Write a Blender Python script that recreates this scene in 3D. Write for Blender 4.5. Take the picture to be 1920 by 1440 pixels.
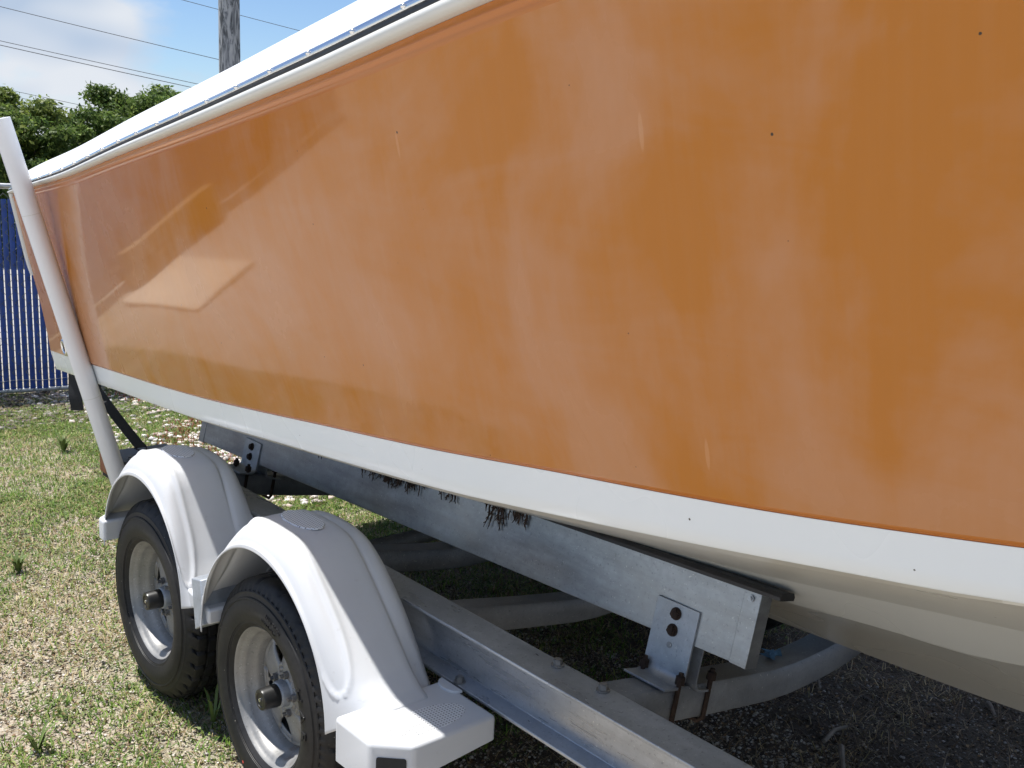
import bpy, bmesh, math, random
import numpy as np
from mathutils import Vector, Matrix

for o in list(bpy.data.objects): bpy.data.objects.remove(o)
scene = bpy.context.scene
COL = scene.collection
R = math.radians
random.seed(4); rng = np.random.default_rng(7)

# ------------------------------------------------------------------ camera
CAM_H = 1.873; FPX = 1950.0
def cam_basis(yaw, pitch, roll):
    y, p, r = R(yaw), R(pitch), R(roll)
    fw = Vector((math.sin(y)*math.cos(p), math.cos(y)*math.cos(p), -math.sin(p)))
    rt = Vector((math.cos(y), -math.sin(y), 0)); up = rt.cross(fw)
    return rt*math.cos(r)+up*math.sin(r), up*math.cos(r)-rt*math.sin(r), fw
CR, CU, CF = cam_basis(40.78, 11.34, 2.414)
cd = bpy.data.cameras.new('camera'); cam = bpy.data.objects.new('camera', cd); COL.objects.link(cam)
cd.sensor_width = 36; cd.lens = FPX/1920*36; cd.clip_start = .05; cd.clip_end = 2000
cam.matrix_world = Matrix(((CR.x, CU.x, -CF.x, 0), (CR.y, CU.y, -CF.y, 0), (CR.z, CU.z, -CF.z, CAM_H), (0, 0, 0, 1)))
scene.camera = cam
def ray(px, py): return CF+CR*((px-960)/FPX)+CU*((720-py)/FPX)
def at(px, py, d):                       # world point seen at a photo pixel, d metres deep
    return Vector((0, 0, CAM_H))+ray(px, py)*d

# ------------------------------------------------------------------ sky, sun, exposure
TOSUN = Vector((-.172, .30, 1)).normalized()
elev = math.asin(TOSUN.z); azim = math.atan2(TOSUN.x, TOSUN.y)
world = bpy.data.worlds.new('World'); scene.world = world; world.use_nodes = True
nt = world.node_tree; nt.nodes.clear()
def wn(t, **k):
    n = nt.nodes.new(t)
    for a, b in k.items(): setattr(n, a, b)
    return n
sky = wn('ShaderNodeTexSky', sky_type='NISHITA', sun_disc=False, sun_elevation=elev, sun_rotation=azim)
sky.air_density = 1.0; sky.dust_density = .05; sky.ozone_density = 1.3
tc = wn('ShaderNodeTexCoord'); mp = wn('ShaderNodeMapping')
mp.inputs['Location'].default_value = (1.50, 2.90, -4.061); mp.inputs['Scale'].default_value = (1.0, 1.0, 2.1)
nz = wn('ShaderNodeTexNoise'); nz.inputs['Scale'].default_value = 3.1; nz.inputs['Detail'].default_value = 6; nz.inputs['Roughness'].default_value = .52
cr = wn('ShaderNodeValToRGB'); cr.color_ramp.elements[0].position = .495; cr.color_ramp.elements[1].position = .59
nz2 = wn('ShaderNodeTexNoise'); nz2.inputs['Scale'].default_value = 6; nz2.inputs['Detail'].default_value = 2
ccol = wn('ShaderNodeMix', data_type='RGBA')
ccol.inputs[6].default_value = (4.4, 5.4, 6.9, 1); ccol.inputs[7].default_value = (7.0, 7.4, 8.0, 1)
mx = wn('ShaderNodeMix', data_type='RGBA')
bg = wn('ShaderNodeBackground'); bg.inputs['Strength'].default_value = .068
wo = wn('ShaderNodeOutputWorld')
L = nt.links.new
L(tc.outputs['Generated'], mp.inputs['Vector']); L(mp.outputs[0], nz.inputs['Vector']); L(mp.outputs[0], nz2.inputs['Vector'])
L(nz.outputs[0], cr.inputs[0]); cr2 = wn('ShaderNodeValToRGB'); cr2.color_ramp.elements[0].position = .38; cr2.color_ramp.elements[1].position = .60; L(nz2.outputs[0], cr2.inputs[0]); L(cr2.outputs[0], ccol.inputs[0]); L(cr.outputs[0], mx.inputs[0])
tint = wn('ShaderNodeMix', data_type='RGBA', blend_type='MULTIPLY'); tint.inputs[0].default_value = 1; tint.inputs[7].default_value = (.88, 1.0, 1.20, 1)
L(sky.outputs[0], tint.inputs[6]); L(tint.outputs[2], mx.inputs[6]); L(ccol.outputs[2], mx.inputs[7]); L(mx.outputs[2], bg.inputs['Color']); L(bg.outputs[0], wo.inputs[0])
sd = bpy.data.lights.new('sun', 'SUN'); sd.energy = 4.6; sd.angle = R(.5); sd.color = (1, .975, .935)
so = bpy.data.objects.new('sun', sd); COL.objects.link(so)
so.rotation_euler = TOSUN.to_track_quat('Z', 'Y').to_euler(); so.location = (0, 0, 20)
vs = scene.view_settings; vs.view_transform = 'Standard'; vs.look = 'None'; vs.gamma = 1; vs.use_curve_mapping = False
vs.exposure = .70
cy = scene.cycles; cy.max_bounces = 6; cy.diffuse_bounces = 3; cy.glossy_bounces = 3; cy.transmission_bounces = 3; cy.transparent_max_bounces = 4; cy.use_adaptive_sampling = True; cy.adaptive_threshold = .025; cy.caustics_reflective = False; cy.caustics_refractive = False

# ------------------------------------------------------------------ materials
class NM:
    """small node material helper"""
    def __init__(s, name, rough=.5, metal=0., color=(.5, .5, .5), spec=.5):
        s.m = bpy.data.materials.new(name); s.m.use_nodes = True; s.t = s.m.node_tree
        s.p = s.t.nodes['Principled BSDF']
        s.p.inputs['Roughness'].default_value = rough; s.p.inputs['Metallic'].default_value = metal
        s.p.inputs['Base Color'].default_value = (*color, 1); s.p.inputs['Specular IOR Level'].default_value = spec
        s.co = s.t.nodes.new('ShaderNodeTexCoord').outputs['Object']
    def link(s, a, b): s.t.links.new(a, b)
    def map(s, scale=(1, 1, 1), rot=(0, 0, 0), loc=(0, 0, 0)):
        n = s.t.nodes.new('ShaderNodeMapping'); n.inputs['Scale'].default_value = scale
        n.inputs['Rotation'].default_value = rot; n.inputs['Location'].default_value = loc
        s.link(s.co, n.inputs['Vector']); return n.outputs[0]
    def noise(s, scale, detail=4, rough=.55, vec=None, dist=0.):
        n = s.t.nodes.new('ShaderNodeTexNoise'); n.inputs['Scale'].default_value = scale
        n.inputs['Detail'].default_value = detail; n.inputs['Roughness'].default_value = rough; n.inputs['Distortion'].default_value = dist
        s.link(vec if vec else s.co, n.inputs['Vector']); return n.outputs[0]
    def voro(s, scale, vec=None, feature='F1', rnd=1., flat=False):
        n = s.t.nodes.new('ShaderNodeTexVoronoi'); n.feature = feature; n.voronoi_dimensions = '2D' if rnd == 0 or flat else '3D'; n.inputs['Scale'].default_value = scale
        n.inputs['Randomness'].default_value = rnd
        s.link(vec if vec else s.co, n.inputs['Vector']); return n.outputs['Distance'], n.outputs.get('Color')
    def ramp(s, fac, stops):
        n = s.t.nodes.new('ShaderNodeValToRGB'); e = n.color_ramp.elements
        while len(e) < len(stops): e.new(.5)
        for i, (p, c) in enumerate(stops):
            e[i].position = p
            e[i].color = (c, c, c, 1) if isinstance(c, (int, float)) else (*c, 1)
        s.link(fac, n.inputs[0]); return n.outputs[0]
    def mix(s, fac, a, b, mode='MIX'):
        n = s.t.nodes.new('ShaderNodeMix'); n.data_type = 'RGBA'; n.blend_type = mode
        for v, i in ((fac, 0), (a, 6), (b, 7)):
            if isinstance(v, (int, float)): n.inputs[i].default_value = v
            elif isinstance(v, tuple): n.inputs[i].default_value = (*v, 1)
            else: s.link(v, n.inputs[i])
        return n.outputs[2]
    def math(s, op, a, b=0., c=None):
        n = s.t.nodes.new('ShaderNodeMath'); n.operation = op
        for i, v in enumerate((a, b, c)):
            if v is None: continue
            if isinstance(v, (int, float)): n.inputs[i].default_value = v
            else: s.link(v, n.inputs[i])
        return n.outputs[0]
    def attr(s, name='Col'):
        n = s.t.nodes.new('ShaderNodeAttribute'); n.attribute_name = name; return n.outputs['Color']
    def bump(s, h, strength=.3, dist=.01):
        n = s.t.nodes.new('ShaderNodeBump'); n.inputs['Strength'].default_value = strength; n.inputs['Distance'].default_value = dist
        s.link(h, n.inputs['Height']); s.link(n.outputs[0], s.p.inputs['Normal'])
    def col(s, c): s.link(c, s.p.inputs['Base Color'])
    def rough(s, c): s.link(c, s.p.inputs['Roughness'])
    def set(s, k, v): s.p.inputs[k].default_value = v; return s

M = {}
def gelcoat_orange():
    m = NM('gelcoat_orange', .3)
    v = m.map((.8, 1.55, .95), rot=(.30, 0, 0), loc=(0, .35, .1))
    n1 = m.noise(1.35, 6, .56, v, 1.1)
    v2 = m.map((1, 3.4, 1.4), rot=(.34, 0, 0), loc=(3, 1, 2))
    n2 = m.noise(1.3, 5, .56, v2, .7)
    v3 = m.map((1, 1.6, 5), rot=(-.16, 0, 0), loc=(1, 4, 0))
    n3 = m.noise(1.4, 4, .55, v3, 1.2)
    s = m.math('ADD', m.math('MULTIPLY', n1, .54), m.math('ADD', m.math('MULTIPLY', n2, .30), m.math('MULTIPLY', n3, .16)))
    sz = m.t.nodes.new('ShaderNodeSeparateXYZ'); m.link(m.co, sz.inputs[0])
    s = m.math('ADD', s, m.math('ADD', m.math('MULTIPLY', m.math('SUBTRACT', .90, sz.outputs[2]), .125), m.math('MULTIPLY', m.math('ADD', sz.outputs[1], .6), .018)))
    chalk = m.ramp(s, [(.42, 0.), (.49, .36), (.555, .74), (.66, 1.)])
    c = m.mix(chalk, (.465, .152, .004), (.50, .226, .098))
    # fine vertical wipes and faint weave of the laminate
    w = m.noise(1., 2, .5, m.map((1, 60, 3)))
    c = m.mix(m.math('MULTIPLY', m.ramp(w, [(.45, 0.), (.75, 1.)]), .025), c, (.7, .45, .3))
    # stuck seeds and specks
    d, _ = m.voro(3.4, m.map((1, 1, 1), rot=(0, math.pi/2, 0), loc=(.3, .2, .7)), flat=True)
    sp = m.ramp(m.math('ADD', d, m.math('MULTIPLY', m.noise(60, 3), .026)), [(.0165, 1.), (.0185, 0.)])
    c = m.mix(sp, c, (.02, .012, .006))
    # pale streaks painted in to mimic sunlight reflected on the hull
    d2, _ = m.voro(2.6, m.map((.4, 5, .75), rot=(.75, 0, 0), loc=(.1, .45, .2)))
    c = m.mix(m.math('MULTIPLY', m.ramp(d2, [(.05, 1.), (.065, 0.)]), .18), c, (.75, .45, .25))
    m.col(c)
    m.rough(m.ramp(m.math('ADD', m.math('MULTIPLY', chalk, .75), m.math('MULTIPLY', n2, .25)), [(0., .13), (.35, .18), (1., .34)]))
    m.set('Coat Weight', .62); m.set('Coat Roughness', .05); m.set('Specular IOR Level', .12)
    m.bump(m.noise(2.2, 2), .05, .02)
    return m.m
def gelcoat_white(name, col, rough, dirt=.12):
    m = NM(name, rough)
    n = m.noise(2.2, 2, .5)
    c = m.mix(m.math('MULTIPLY', m.ramp(n, [(.35, 0.), (.75, 1.)]), dirt), col, tuple(x*.72 for x in col))
    d, _ = m.voro(4.0, m.map((1, 1, 1), rot=(0, math.pi/2, 0), loc=(.6, .1, .2)), flat=True)
    c = m.mix(m.ramp(m.math('ADD', d, m.math('MULTIPLY', m.noise(90, 3), .026)), [(.0160, 1.), (.0180, 0.)]), c, (.03, .02, .012))
    m.col(c); m.rough(m.ramp(n, [(.3, rough*.8), (.8, rough*1.3)]))
    m.set('Coat Weight', .25); m.set('Coat Roughness', .08)
    return m.m
def galvanised(name, col, rough, grain=(1, 1, 1), metal=.55, spot=.5, rust=0.):
    m = NM(name, rough, metal, col)
    a = m.noise(9, 5, .6, m.map(grain)); b = m.noise(130, 2, .5); g = m.noise(38, 3, .6)
    c = m.mix(m.ramp(a, [(.3, 0.), (.7, 1.)]), tuple(x*.72 for x in col), tuple(min(1, x*1.18) for x in col))
    c = m.mix(m.math('MULTIPLY', m.ramp(g, [(.4, 0.), (.62, 1.)]), .30), c, tuple(x*.68 for x in col))
    c = m.mix(m.math('MULTIPLY', m.ramp(b, [(.62, 0.), (.72, 1.)]), spot), c, tuple(x*.45 for x in col))
    c = m.mix(m.math('MULTIPLY', m.ramp(m.noise(150, 2, .5, m.map((1, 1, 1), loc=(4, 4, 4))), [(.68, 0.), (.74, 1.)]), spot), c, (.72, .72, .7))
    if rust:
        r = m.ramp(m.noise(7, 5, .65, m.map((1, 1, 1), loc=(7, 2, 5))), [(.56, 0.), (.74, 1.)])
        c = m.mix(m.math('MULTIPLY', r, rust), c, (.20, .09, .035))
    m.col(c); m.rough(m.ramp(a, [(.25, rough*.75), (.75, min(1, rough*1.35))])); m.bump(b, .06, .003)
    return m.m
def plain(name, col, rough=.5, metal=0., var=.2, scale=20, bump=0.):
    m = NM(name, rough, metal, col); n = m.noise(scale, 4, .6)
    m.col(m.mix(m.ramp(n, [(.3, 0.), (.7, 1.)]), tuple(x*(1-var) for x in col), tuple(min(1, x*(1+var)) for x in col)))
    if bump: m.bump(n, bump, .004)
    return m.m
def attr_mat(name, rough=.6, trans=0., gain=1.):
    m = NM(name, rough); c = m.attr(); m.col(c); m.set('Specular IOR Level', .25)
    if trans:
        tr = m.t.nodes.new('ShaderNodeBsdfTranslucent'); m.link(c, tr.inputs['Color'])
        ms = m.t.nodes.new('ShaderNodeMixShader'); ms.inputs[0].default_value = trans
        out = m.t.nodes['Material Output']; m.link(m.p.outputs[0], ms.inputs[1]); m.link(tr.outputs[0], ms.inputs[2]); m.link(ms.outputs[0], out.inputs[0])
    return m.m
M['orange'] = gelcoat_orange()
mo = NM('orange_edge', .25, color=(.47, .145, .012)); mo.set('Coat Weight', .3); M['orange_edge'] = mo.m
M['boot'] = gelcoat_white('white_boot_stripe', (.79, .82, .83), .28, .05)
M['bottom'] = gelcoat_white('cream_bottom', (.64, .615, .545), .3, .15)
M['deck'] = gelcoat_white('white_deck', (.82, .82, .81), .35, .08)
M['rail'] = gelcoat_white('cream_rub_rail', (.64, .63, .59), .4, .3)
M['rubber'] = plain('black_rubber', (.018, .018, .02), .45)
M['steel'] = plain('stainless', (.74, .74, .74), .22, 1., .06)
def fender_mat():
    m = NM('white_fender', .38)
    n = m.noise(6, 5, .6); n2 = m.noise(45, 3)
    c = m.mix(m.math('MULTIPLY', m.ramp(n, [(.42, 0.), (.72, 1.)]), .16), (.56, .57, .585), (.43, .42, .40))
    c = m.mix(m.math('MULTIPLY', m.ramp(n2, [(.66, 0.), (.72, 1.)]), .18), c, (.35, .33, .3))
    geo = m.t.nodes.new('ShaderNodeNewGeometry')
    sx = m.t.nodes.new('ShaderNodeSeparateXYZ'); m.link(m.co, sx.inputs[0])
    m.col(c); m.bump(n2, .03, .003); return m.m
M['fender'] = fender_mat()
def pad_mat():
    m = NM('perforated_tread', .5)
    d, _ = m.voro(112, rnd=0.)
    hole = m.ramp(d, [(.22, 1.), (.30, 0.)])
    m.col(m.mix(hole, (.72, .73, .74), (.22, .22, .22))); m.bump(m.math('SUBTRACT', 1., hole), .6, .002); return m.m
M['pad'] = pad_mat()
M['alu'] = galvanised('aluminium_beam', (.40, .42, .45), .30, (1, .35, 3), .6, .6)
M['bunk'] = galvanised('bunk_aluminium', (.36, .375, .39), .36, (1, .5, 3), .75, .5)
M['galv'] = galvanised('galvanised_bracket', (.38, .41, .45), .45, (1, 1, 1), .5, .45)
M['tube'] = galvanised('galvanised_tube', (.27, .285, .305), .5, (1, 1, 1), .35, .6)
M['rim'] = galvanised('galvanised_rim', (.31, .305, .295), .48, (1, 1, 1), .45, .5, .8)
M['rust'] = plain('rusty_steel', (.035, .021, .015), .85, .2, .5, 60, .5)
M['bolt'] = galvanised('bolt_zinc', (.30, .29, .28), .45, (1, 1, 1), .7, .5, .5)
M['pvc'] = gelcoat_white('white_pvc', (.76, .755, .76), .42, .12)
def tyre_mat():
    m = NM('tyre_rubber', .55, spec=.35)
    n = m.noise(60, 4); d, _ = m.voro(38)
    c = m.mix(m.ramp(n, [(.35, 0.), (.7, 1.)]), (.007, .007, .008), (.016, .016, .017))
    c = m.mix(m.math('MULTIPLY', m.ramp(m.noise(4, 4), [(.45, 0.), (.7, 1.)]), .22), c, (.05, .046, .042))
    c = m.mix(m.ramp(m.math('ADD', d, m.math('MULTIPLY', m.noise(200, 1), .04)), [(.055, 1.), (.07, 0.)]), c, (.35, .32, .27))
    m.col(c); m.bump(n, .1, .002); return m.m
M['tyre'] = tyre_mat()
M['cap'] = plain('black_hub_cap', (.012, .012, .012), .34, 0, .2)
M['dark'] = plain('dark_void', (.02, .02, .02), .8)
M['web'] = plain('black_webbing', (.012, .013, .016), .8, 0, .3, 200, .3)
M['amber'] = plain('faded_red_lens', (.22, .055, .02), .45, 0, .35, 30)
M['darksteel'] = galvanised('dark_painted_steel', (.11, .12, .135), .5, (1, 1, 1), .3, .4, .15)
M['slat'] = plain('blue_slat', (.010, .048, .24), .42, 0, .3, 7)
M['wire'] = plain('fence_wire', (.16, .17, .16), .5, .6, .3)
M['pipe'] = galvanised('fence_pipe', (.50, .51, .52), .4, (1, 1, 1), .5, .3)
M['cable'] = plain('power_cable', (.06, .06, .065), .6)
def pole_mat():
    m = NM('weathered_pole', .9)
    v = m.map((13, 13, 2.4)); n = m.noise(1., 6, .6, v, 1.6); n2 = m.noise(1., 5, .6, m.map((60, 60, 3)))
    c = m.ramp(n, [(.40, (.06, .065, .07)), (.47, (.17, .18, .19)), (.53, (.36, .365, .37)), (.75, (.48, .48, .47))])
    m.col(m.mix(m.math('MULTIPLY', n2, .25), c, (.12, .12, .12))); m.bump(n, .6, .02); return m.m
M['pole'] = pole_mat()
M['bark'] = plain('bark', (.14, .11, .085), .9, 0, .4, 14, .5)
M['leaf'] = attr_mat('tree_leaves', .5, .5)
M['blade'] = attr_mat('grass_blades', .6, .3)
M['stone'] = attr_mat('pebbles', .85)
M['weed'] = plain('dried_weed', (.035, .02, .013), .9, 0, .5, 80)
M['stick'] = plain('dead_stick', (.20, .165, .13), .9, 0, .35, 30, .4)
M['bluerag'] = plain('blue_scrap', (.10, .22, .38), .8, 0, .3, 60)
M['timber'] = plain('weathered_timber', (.40, .29, .17), .8, 0, .35, 12, .3)
M['mat'] = plain('straw_mat', (.74, .65, .52), .85, 0, .15, 40, .3)
def ground_mat():
    m = NM('ground_soil', .95); m.set('Specular IOR Level', .15)
    a = m.noise(.9, 5, .6); b = m.noise(9, 6, .65); f = m.noise(70, 4, .6); dv, dc = m.voro(95)
    c = m.ramp(b, [(.28, (.15, .115, .08)), (.5, (.33, .27, .195)), (.72, (.52, .455, .36))])
    c = m.mix(m.math('MULTIPLY', m.ramp(f, [(.42, 0.), (.68, 1.)]), .6), c, (.60, .55, .48))
    c = m.mix(m.math('MULTIPLY', m.ramp(f, [(.25, 1.), (.42, 0.)]), .75), c, (.07, .055, .042))
    c = m.mix(m.math('MULTIPLY', m.ramp(a, [(.45, 0.), (.62, 1.)]), .35), c, (.20, .20, .08))
    # ground turns darker and browner under the boat
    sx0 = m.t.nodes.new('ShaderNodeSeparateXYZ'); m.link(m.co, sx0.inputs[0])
    dark_x = m.math('ADD', sx0.outputs[0], m.math('MULTIPLY', m.math('SUBTRACT', b, .5), 1.2))
    hx = m.math('MULTIPLY', m.ramp(m.math('MULTIPLY', m.math('SUBTRACT', dark_x, 1.35), 1.1), [(0., 0.), (.5, 1.)]), m.ramp(m.math('MULTIPLY', m.math('SUBTRACT', 4.6, sx0.outputs[1]), .6), [(0., 0.), (1., 1.)]))
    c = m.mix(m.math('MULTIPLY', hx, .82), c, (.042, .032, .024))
    bounce_x = m.math('ADD', sx0.outputs[0], m.math('MULTIPLY', m.math('SUBTRACT', b, .5), .8))  # paler, mostly out-of-view ground, added to bounce light onto the hull
    c = m.mix(m.math('MULTIPLY', m.ramp(m.math('MULTIPLY', m.math('SUBTRACT', .55, bounce_x), 1.2), [(0., 0.), (1., 1.)]), .75), c, (.56, .545, .52))
    # beyond the fence: pale crushed shell
    sx = m.t.nodes.new('ShaderNodeSeparateXYZ'); m.link(m.co, sx.inputs[0])
    far = m.math('ADD', sx.outputs[1], m.math('MULTIPLY', sx.outputs[0], .184))
    c = m.mix(m.ramp(m.math('MULTIPLY', m.math('SUBTRACT', far, 9.3), .5), [(0., 0.), (1., 1.)]), c, (.42, .40, .36))
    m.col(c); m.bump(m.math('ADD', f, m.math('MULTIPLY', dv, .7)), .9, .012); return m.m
M['ground'] = ground_mat()

# ------------------------------------------------------------------ object helpers
def tag(o, label=None, cat=None, group=None, kind=None):
    for k, v in (('label', label), ('category', cat), ('group', group), ('kind', kind)):
        if v: o[k] = v
    return o
def empty(name, loc=(0, 0, 0), parent=None):
    o = bpy.data.objects.new(name, None); COL.objects.link(o); o.location = loc; o.empty_display_size = .1
    if parent: o.parent = parent
    return o
def mesh_obj(name, verts, faces, mat, parent=None, smooth=True, sharp=None):
    me = bpy.data.meshes.new(name); me.from_pydata([tuple(v) for v in verts], [], faces); me.validate(); me.update()
    if smooth: me.polygons.foreach_set('use_smooth', [True]*len(me.polygons))
    me.materials.append(M[mat] if isinstance(mat, str) else mat)
    o = bpy.data.objects.new(name, me); COL.objects.link(o)
    if parent: o.parent = parent
    if sharp is not None: me.set_sharp_from_angle(angle=R(sharp))
    return o
def mod(o, t, **k):
    m = o.modifiers.new(t.lower(), t)
    for a, b in k.items(): setattr(m, a, b)
    return m
class MB:
    def __init__(s): s.v = []; s.f = []
    def add(s, v, f):
        n = len(s.v); s.v += [Vector(p) for p in v]; s.f += [tuple(i+n for i in q) for q in f]; return s
    def box(s, c, size, rot=None):
        hx, hy, hz = (x/2 for x in size); c = Vector(c)
        pts = [Vector((x, y, z)) for x in (-hx, hx) for y in (-hy, hy) for z in (-hz, hz)]
        if rot is not None: pts = [rot @ p for p in pts]
        return s.add([c+p for p in pts], [(0, 1, 3, 2), (4, 6, 7, 5), (0, 4, 5, 1), (2, 3, 7, 6), (0, 2, 6, 4), (1, 5, 7, 3)])
    def hexa(s, p):   # 8 points: bottom 4 (ccw), top 4
        return s.add(p, [(0, 3, 2, 1), (4, 5, 6, 7), (0, 1, 5, 4), (1, 2, 6, 5), (2, 3, 7, 6), (3, 0, 4, 7)])
    def tube(s, path, rad, n=10, cap=True):
        path = [Vector(p) for p in path]; m = len(path)
        rads = rad if isinstance(rad, (list, tuple)) else [rad]*m
        rings = []; ref = None
        for i, p in enumerate(path):
            t = (path[min(i+1, m-1)]-path[max(i-1, 0)]).normalized()
            if ref is None:
                ref = Vector((0, 0, 1)) if abs(t.z) < .9 else Vector((1, 0, 0))
            a = t.cross(ref).normalized(); b = a.cross(t).normalized(); ref = b
            rings.append([p+(a*math.cos(2*math.pi*k/n)+b*math.sin(2*math.pi*k/n))*rads[i] for k in range(n)])
        v = [q for r in rings for q in r]; f = []
        for i in range(m-1):
            for k in range(n): f.append((i*n+k, i*n+(k+1) % n, (i+1)*n+(k+1) % n, (i+1)*n+k))
        if cap: f.append(tuple(range(n))[::-1]); f.append(tuple((m-1)*n+k for k in range(n)))
        return s.add(v, f)
    def prism(s, poly, axis_from, axis_to):   # poly: points (Vector) lying in a plane at axis_from; extruded by axis_to-axis_from
        d = Vector(axis_to)-Vector(axis_from); n = len(poly)
        v = [Vector(p) for p in poly]+[Vector(p)+d for p in poly]
        f = [tuple(range(n))[::-1], tuple(range(n, 2*n))]+[(i, (i+1) % n, n+(i+1) % n, n+i) for i in range(n)]
        return s.add(v, f)
    def lathe(s, prof, center, n=48, closed=False, phase=0.):  # prof: (r, x) about an X axis through center
        cx, cy, cz = center; m = len(prof); v = []
        for k in range(n):
            a = 2*math.pi*k/n+phase
            for r, x in prof: v.append((cx+x, cy+r*math.cos(a), cz+r*math.sin(a)))
        f = []
        for k in range(n):
            for i in range(m-1 if not closed else m):
                j = (i+1) % m; f.append((k*m+i, k*m+j, ((k+1) % n)*m+j, ((k+1) % n)*m+i))
        return s.add(v, f)
    def grid(s, rows):
        n = len(rows[0]); v = [p for r in rows for p in r]; f = []
        for i in range(len(rows)-1):
            for j in range(n-1): f.append((i*n+j, i*n+j+1, (i+1)*n+j+1, (i+1)*n+j))
        return s.add(v, f)
    def build(s, name, mat, parent=None, smooth=True, sharp=35, bevel=0., fix=True):
        o = mesh_obj(name, s.v, s.f, mat, parent, smooth)
        if fix:
            bm = bmesh.new(); bm.from_mesh(o.data); bmesh.ops.recalc_face_normals(bm, faces=bm.faces); bm.to_mesh(o.data); bm.free()
        if smooth and sharp: o.data.set_sharp_from_angle(angle=R(sharp))
        if bevel: mod(o, 'BEVEL', width=bevel, segments=2, limit_method='ANGLE', angle_limit=R(40))
        return o
def rotm(axis, a): return Matrix.Rotation(a, 3, axis)
def clone(o, parent=None, name=None):
    c = o.copy(); COL.objects.link(c)
    if parent: c.parent = parent
    for ch in o.children: clone(ch, c)
    return c
def pchip(tab):
    """smooth interpolation through (t, value) pairs"""
    t = sorted(tab); xs = np.array([a for a, _ in t], float); ys = np.array([b for _, b in t], float)
    h = np.diff(xs); d = np.diff(ys)/h; m = np.zeros(len(xs)); m[0] = d[0]; m[-1] = d[-1]
    m[1:-1] = (d[:-1]*h[1:]+d[1:]*h[:-1])/(h[1:]+h[:-1])
    def f(x):
        i = int(np.clip(np.searchsorted(xs, x)-1, 0, len(h)-1)); s = (x-xs[i])/h[i]
        return float((1+2*s)*(1-s)**2*ys[i]+s*(1-s)**2*h[i]*m[i]+s*s*(3-2*s)*ys[i+1]+s*s*(s-1)*h[i]*m[i+1])
    return f
def sstep(a, b, x):
    t = min(1, max(0, (x-a)/(b-a))); return t*t*(3-2*t)

# ------------------------------------------------------------------ ground
def vnoise(x, y, seed=0):
    def h(i, j):
        n = np.sin(i*127.1+j*311.7+seed*74.7)*43758.5453; return n-np.floor(n)
    i = np.floor(x); j = np.floor(y); u = x-i; v = y-j; u = u*u*(3-2*u); v = v*v*(3-2*v)
    return (h(i, j)*(1-u)+h(i+1, j)*u)*(1-v)+(h(i, j+1)*(1-u)+h(i+1, j+1)*u)*v
def gheight(x, y):
    z = (vnoise(x*2.1, y*2.1, 1)-.5)*.03+(vnoise(x*6, y*6, 2)-.5)*.018+(vnoise(x*17, y*17, 3)-.5)*.009
    fade = np.clip(1-(np.hypot(x-2, y-3)-9)/6, 0, 1)
    return z*fade-.012
xs = np.concatenate([np.linspace(-400, -8, 20)[:-1], np.linspace(-8, 0, 20)[:-1], np.linspace(0, 6, 151)[:-1], np.linspace(6, 14, 20)[:-1], np.linspace(14, 400, 22)])
ys = np.concatenate([np.linspace(-400, -4, 20)[:-1], np.linspace(-4, 0, 16)[:-1], np.linspace(0, 9.5, 231)[:-1], np.linspace(9.5, 20, 20)[:-1], np.linspace(20, 600, 30)])
XX, YY = np.meshgrid(xs, ys); ZZ = gheight(XX, YY)
gv = np.stack([XX.ravel(), YY.ravel(), ZZ.ravel()], 1); nx = len(xs); ny = len(ys)
I, J = np.meshgrid(np.arange(nx-1), np.arange(ny-1)); a = (J*nx+I).ravel()
gf = np.stack([a, a+1, a+nx+1, a+nx], 1)
def np_mesh(name, v, loops, per, mat, col=None, smooth=False, parent=None):
    me = bpy.data.meshes.new(name); nv = len(v); nf = len(loops)//per
    me.vertices.add(nv); me.vertices.foreach_set('co', np.asarray(v, np.float32).ravel())
    me.loops.add(len(loops)); me.loops.foreach_set('vertex_index', np.asarray(loops, np.int32))
    me.polygons.add(nf); me.polygons.foreach_set('loop_start', np.arange(0, nf*per, per, dtype=np.int32))
    me.polygons.foreach_set('loop_total', np.full(nf, per, np.int32))
    if smooth: me.polygons.foreach_set('use_smooth', np.ones(nf, bool))
    me.update(calc_edges=True)
    if col is not None:
        at_ = me.color_attributes.new('Col', 'FLOAT_COLOR', 'POINT')
        at_.data.foreach_set('color', np.concatenate([col, np.ones((nv, 1))], 1).astype(np.float32).ravel())
    me.materials.append(M[mat]); o = bpy.data.objects.new(name, me); COL.objects.link(o)
    if parent: o.parent = parent
    return o
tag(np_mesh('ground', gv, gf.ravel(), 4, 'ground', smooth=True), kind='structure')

# ------------------------------------------------------------------ boat
XC = 2.465
GXt = [(4.86, 1.295), (4.4, 1.265), (4, 1.24), (3.5, 1.205), (3, 1.175), (2.5, 1.16), (2, 1.155), (1.5, 1.165), (1, 1.20), (.5, 1.27), (0, 1.38), (-.6, 1.56), (-1.2, 1.80), (-1.8, 2.08), (-2.3, 2.32), (-2.6, 2.465)]
GZt = [(4.86, 1.697), (4.38, 1.752), (3.862, 1.806), (3.341, 1.873), (2.706, 1.957), (2.295, 2.017), (1.998, 2.063), (1.628, 2.129), (1.446, 2.163), (1, 2.235), (.4, 2.31), (-.4, 2.39), (-1.4, 2.46), (-2.6, 2.52)]
BXt = [(4.8, 1.405), (4, 1.395), (3, 1.385), (2, 1.385), (1.5, 1.39), (1, 1.425), (.55, 1.49), (0, 1.63), (-.6, 1.83), (-1.2, 2.07), (-1.8, 2.32), (-2.2, 2.465)]
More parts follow.
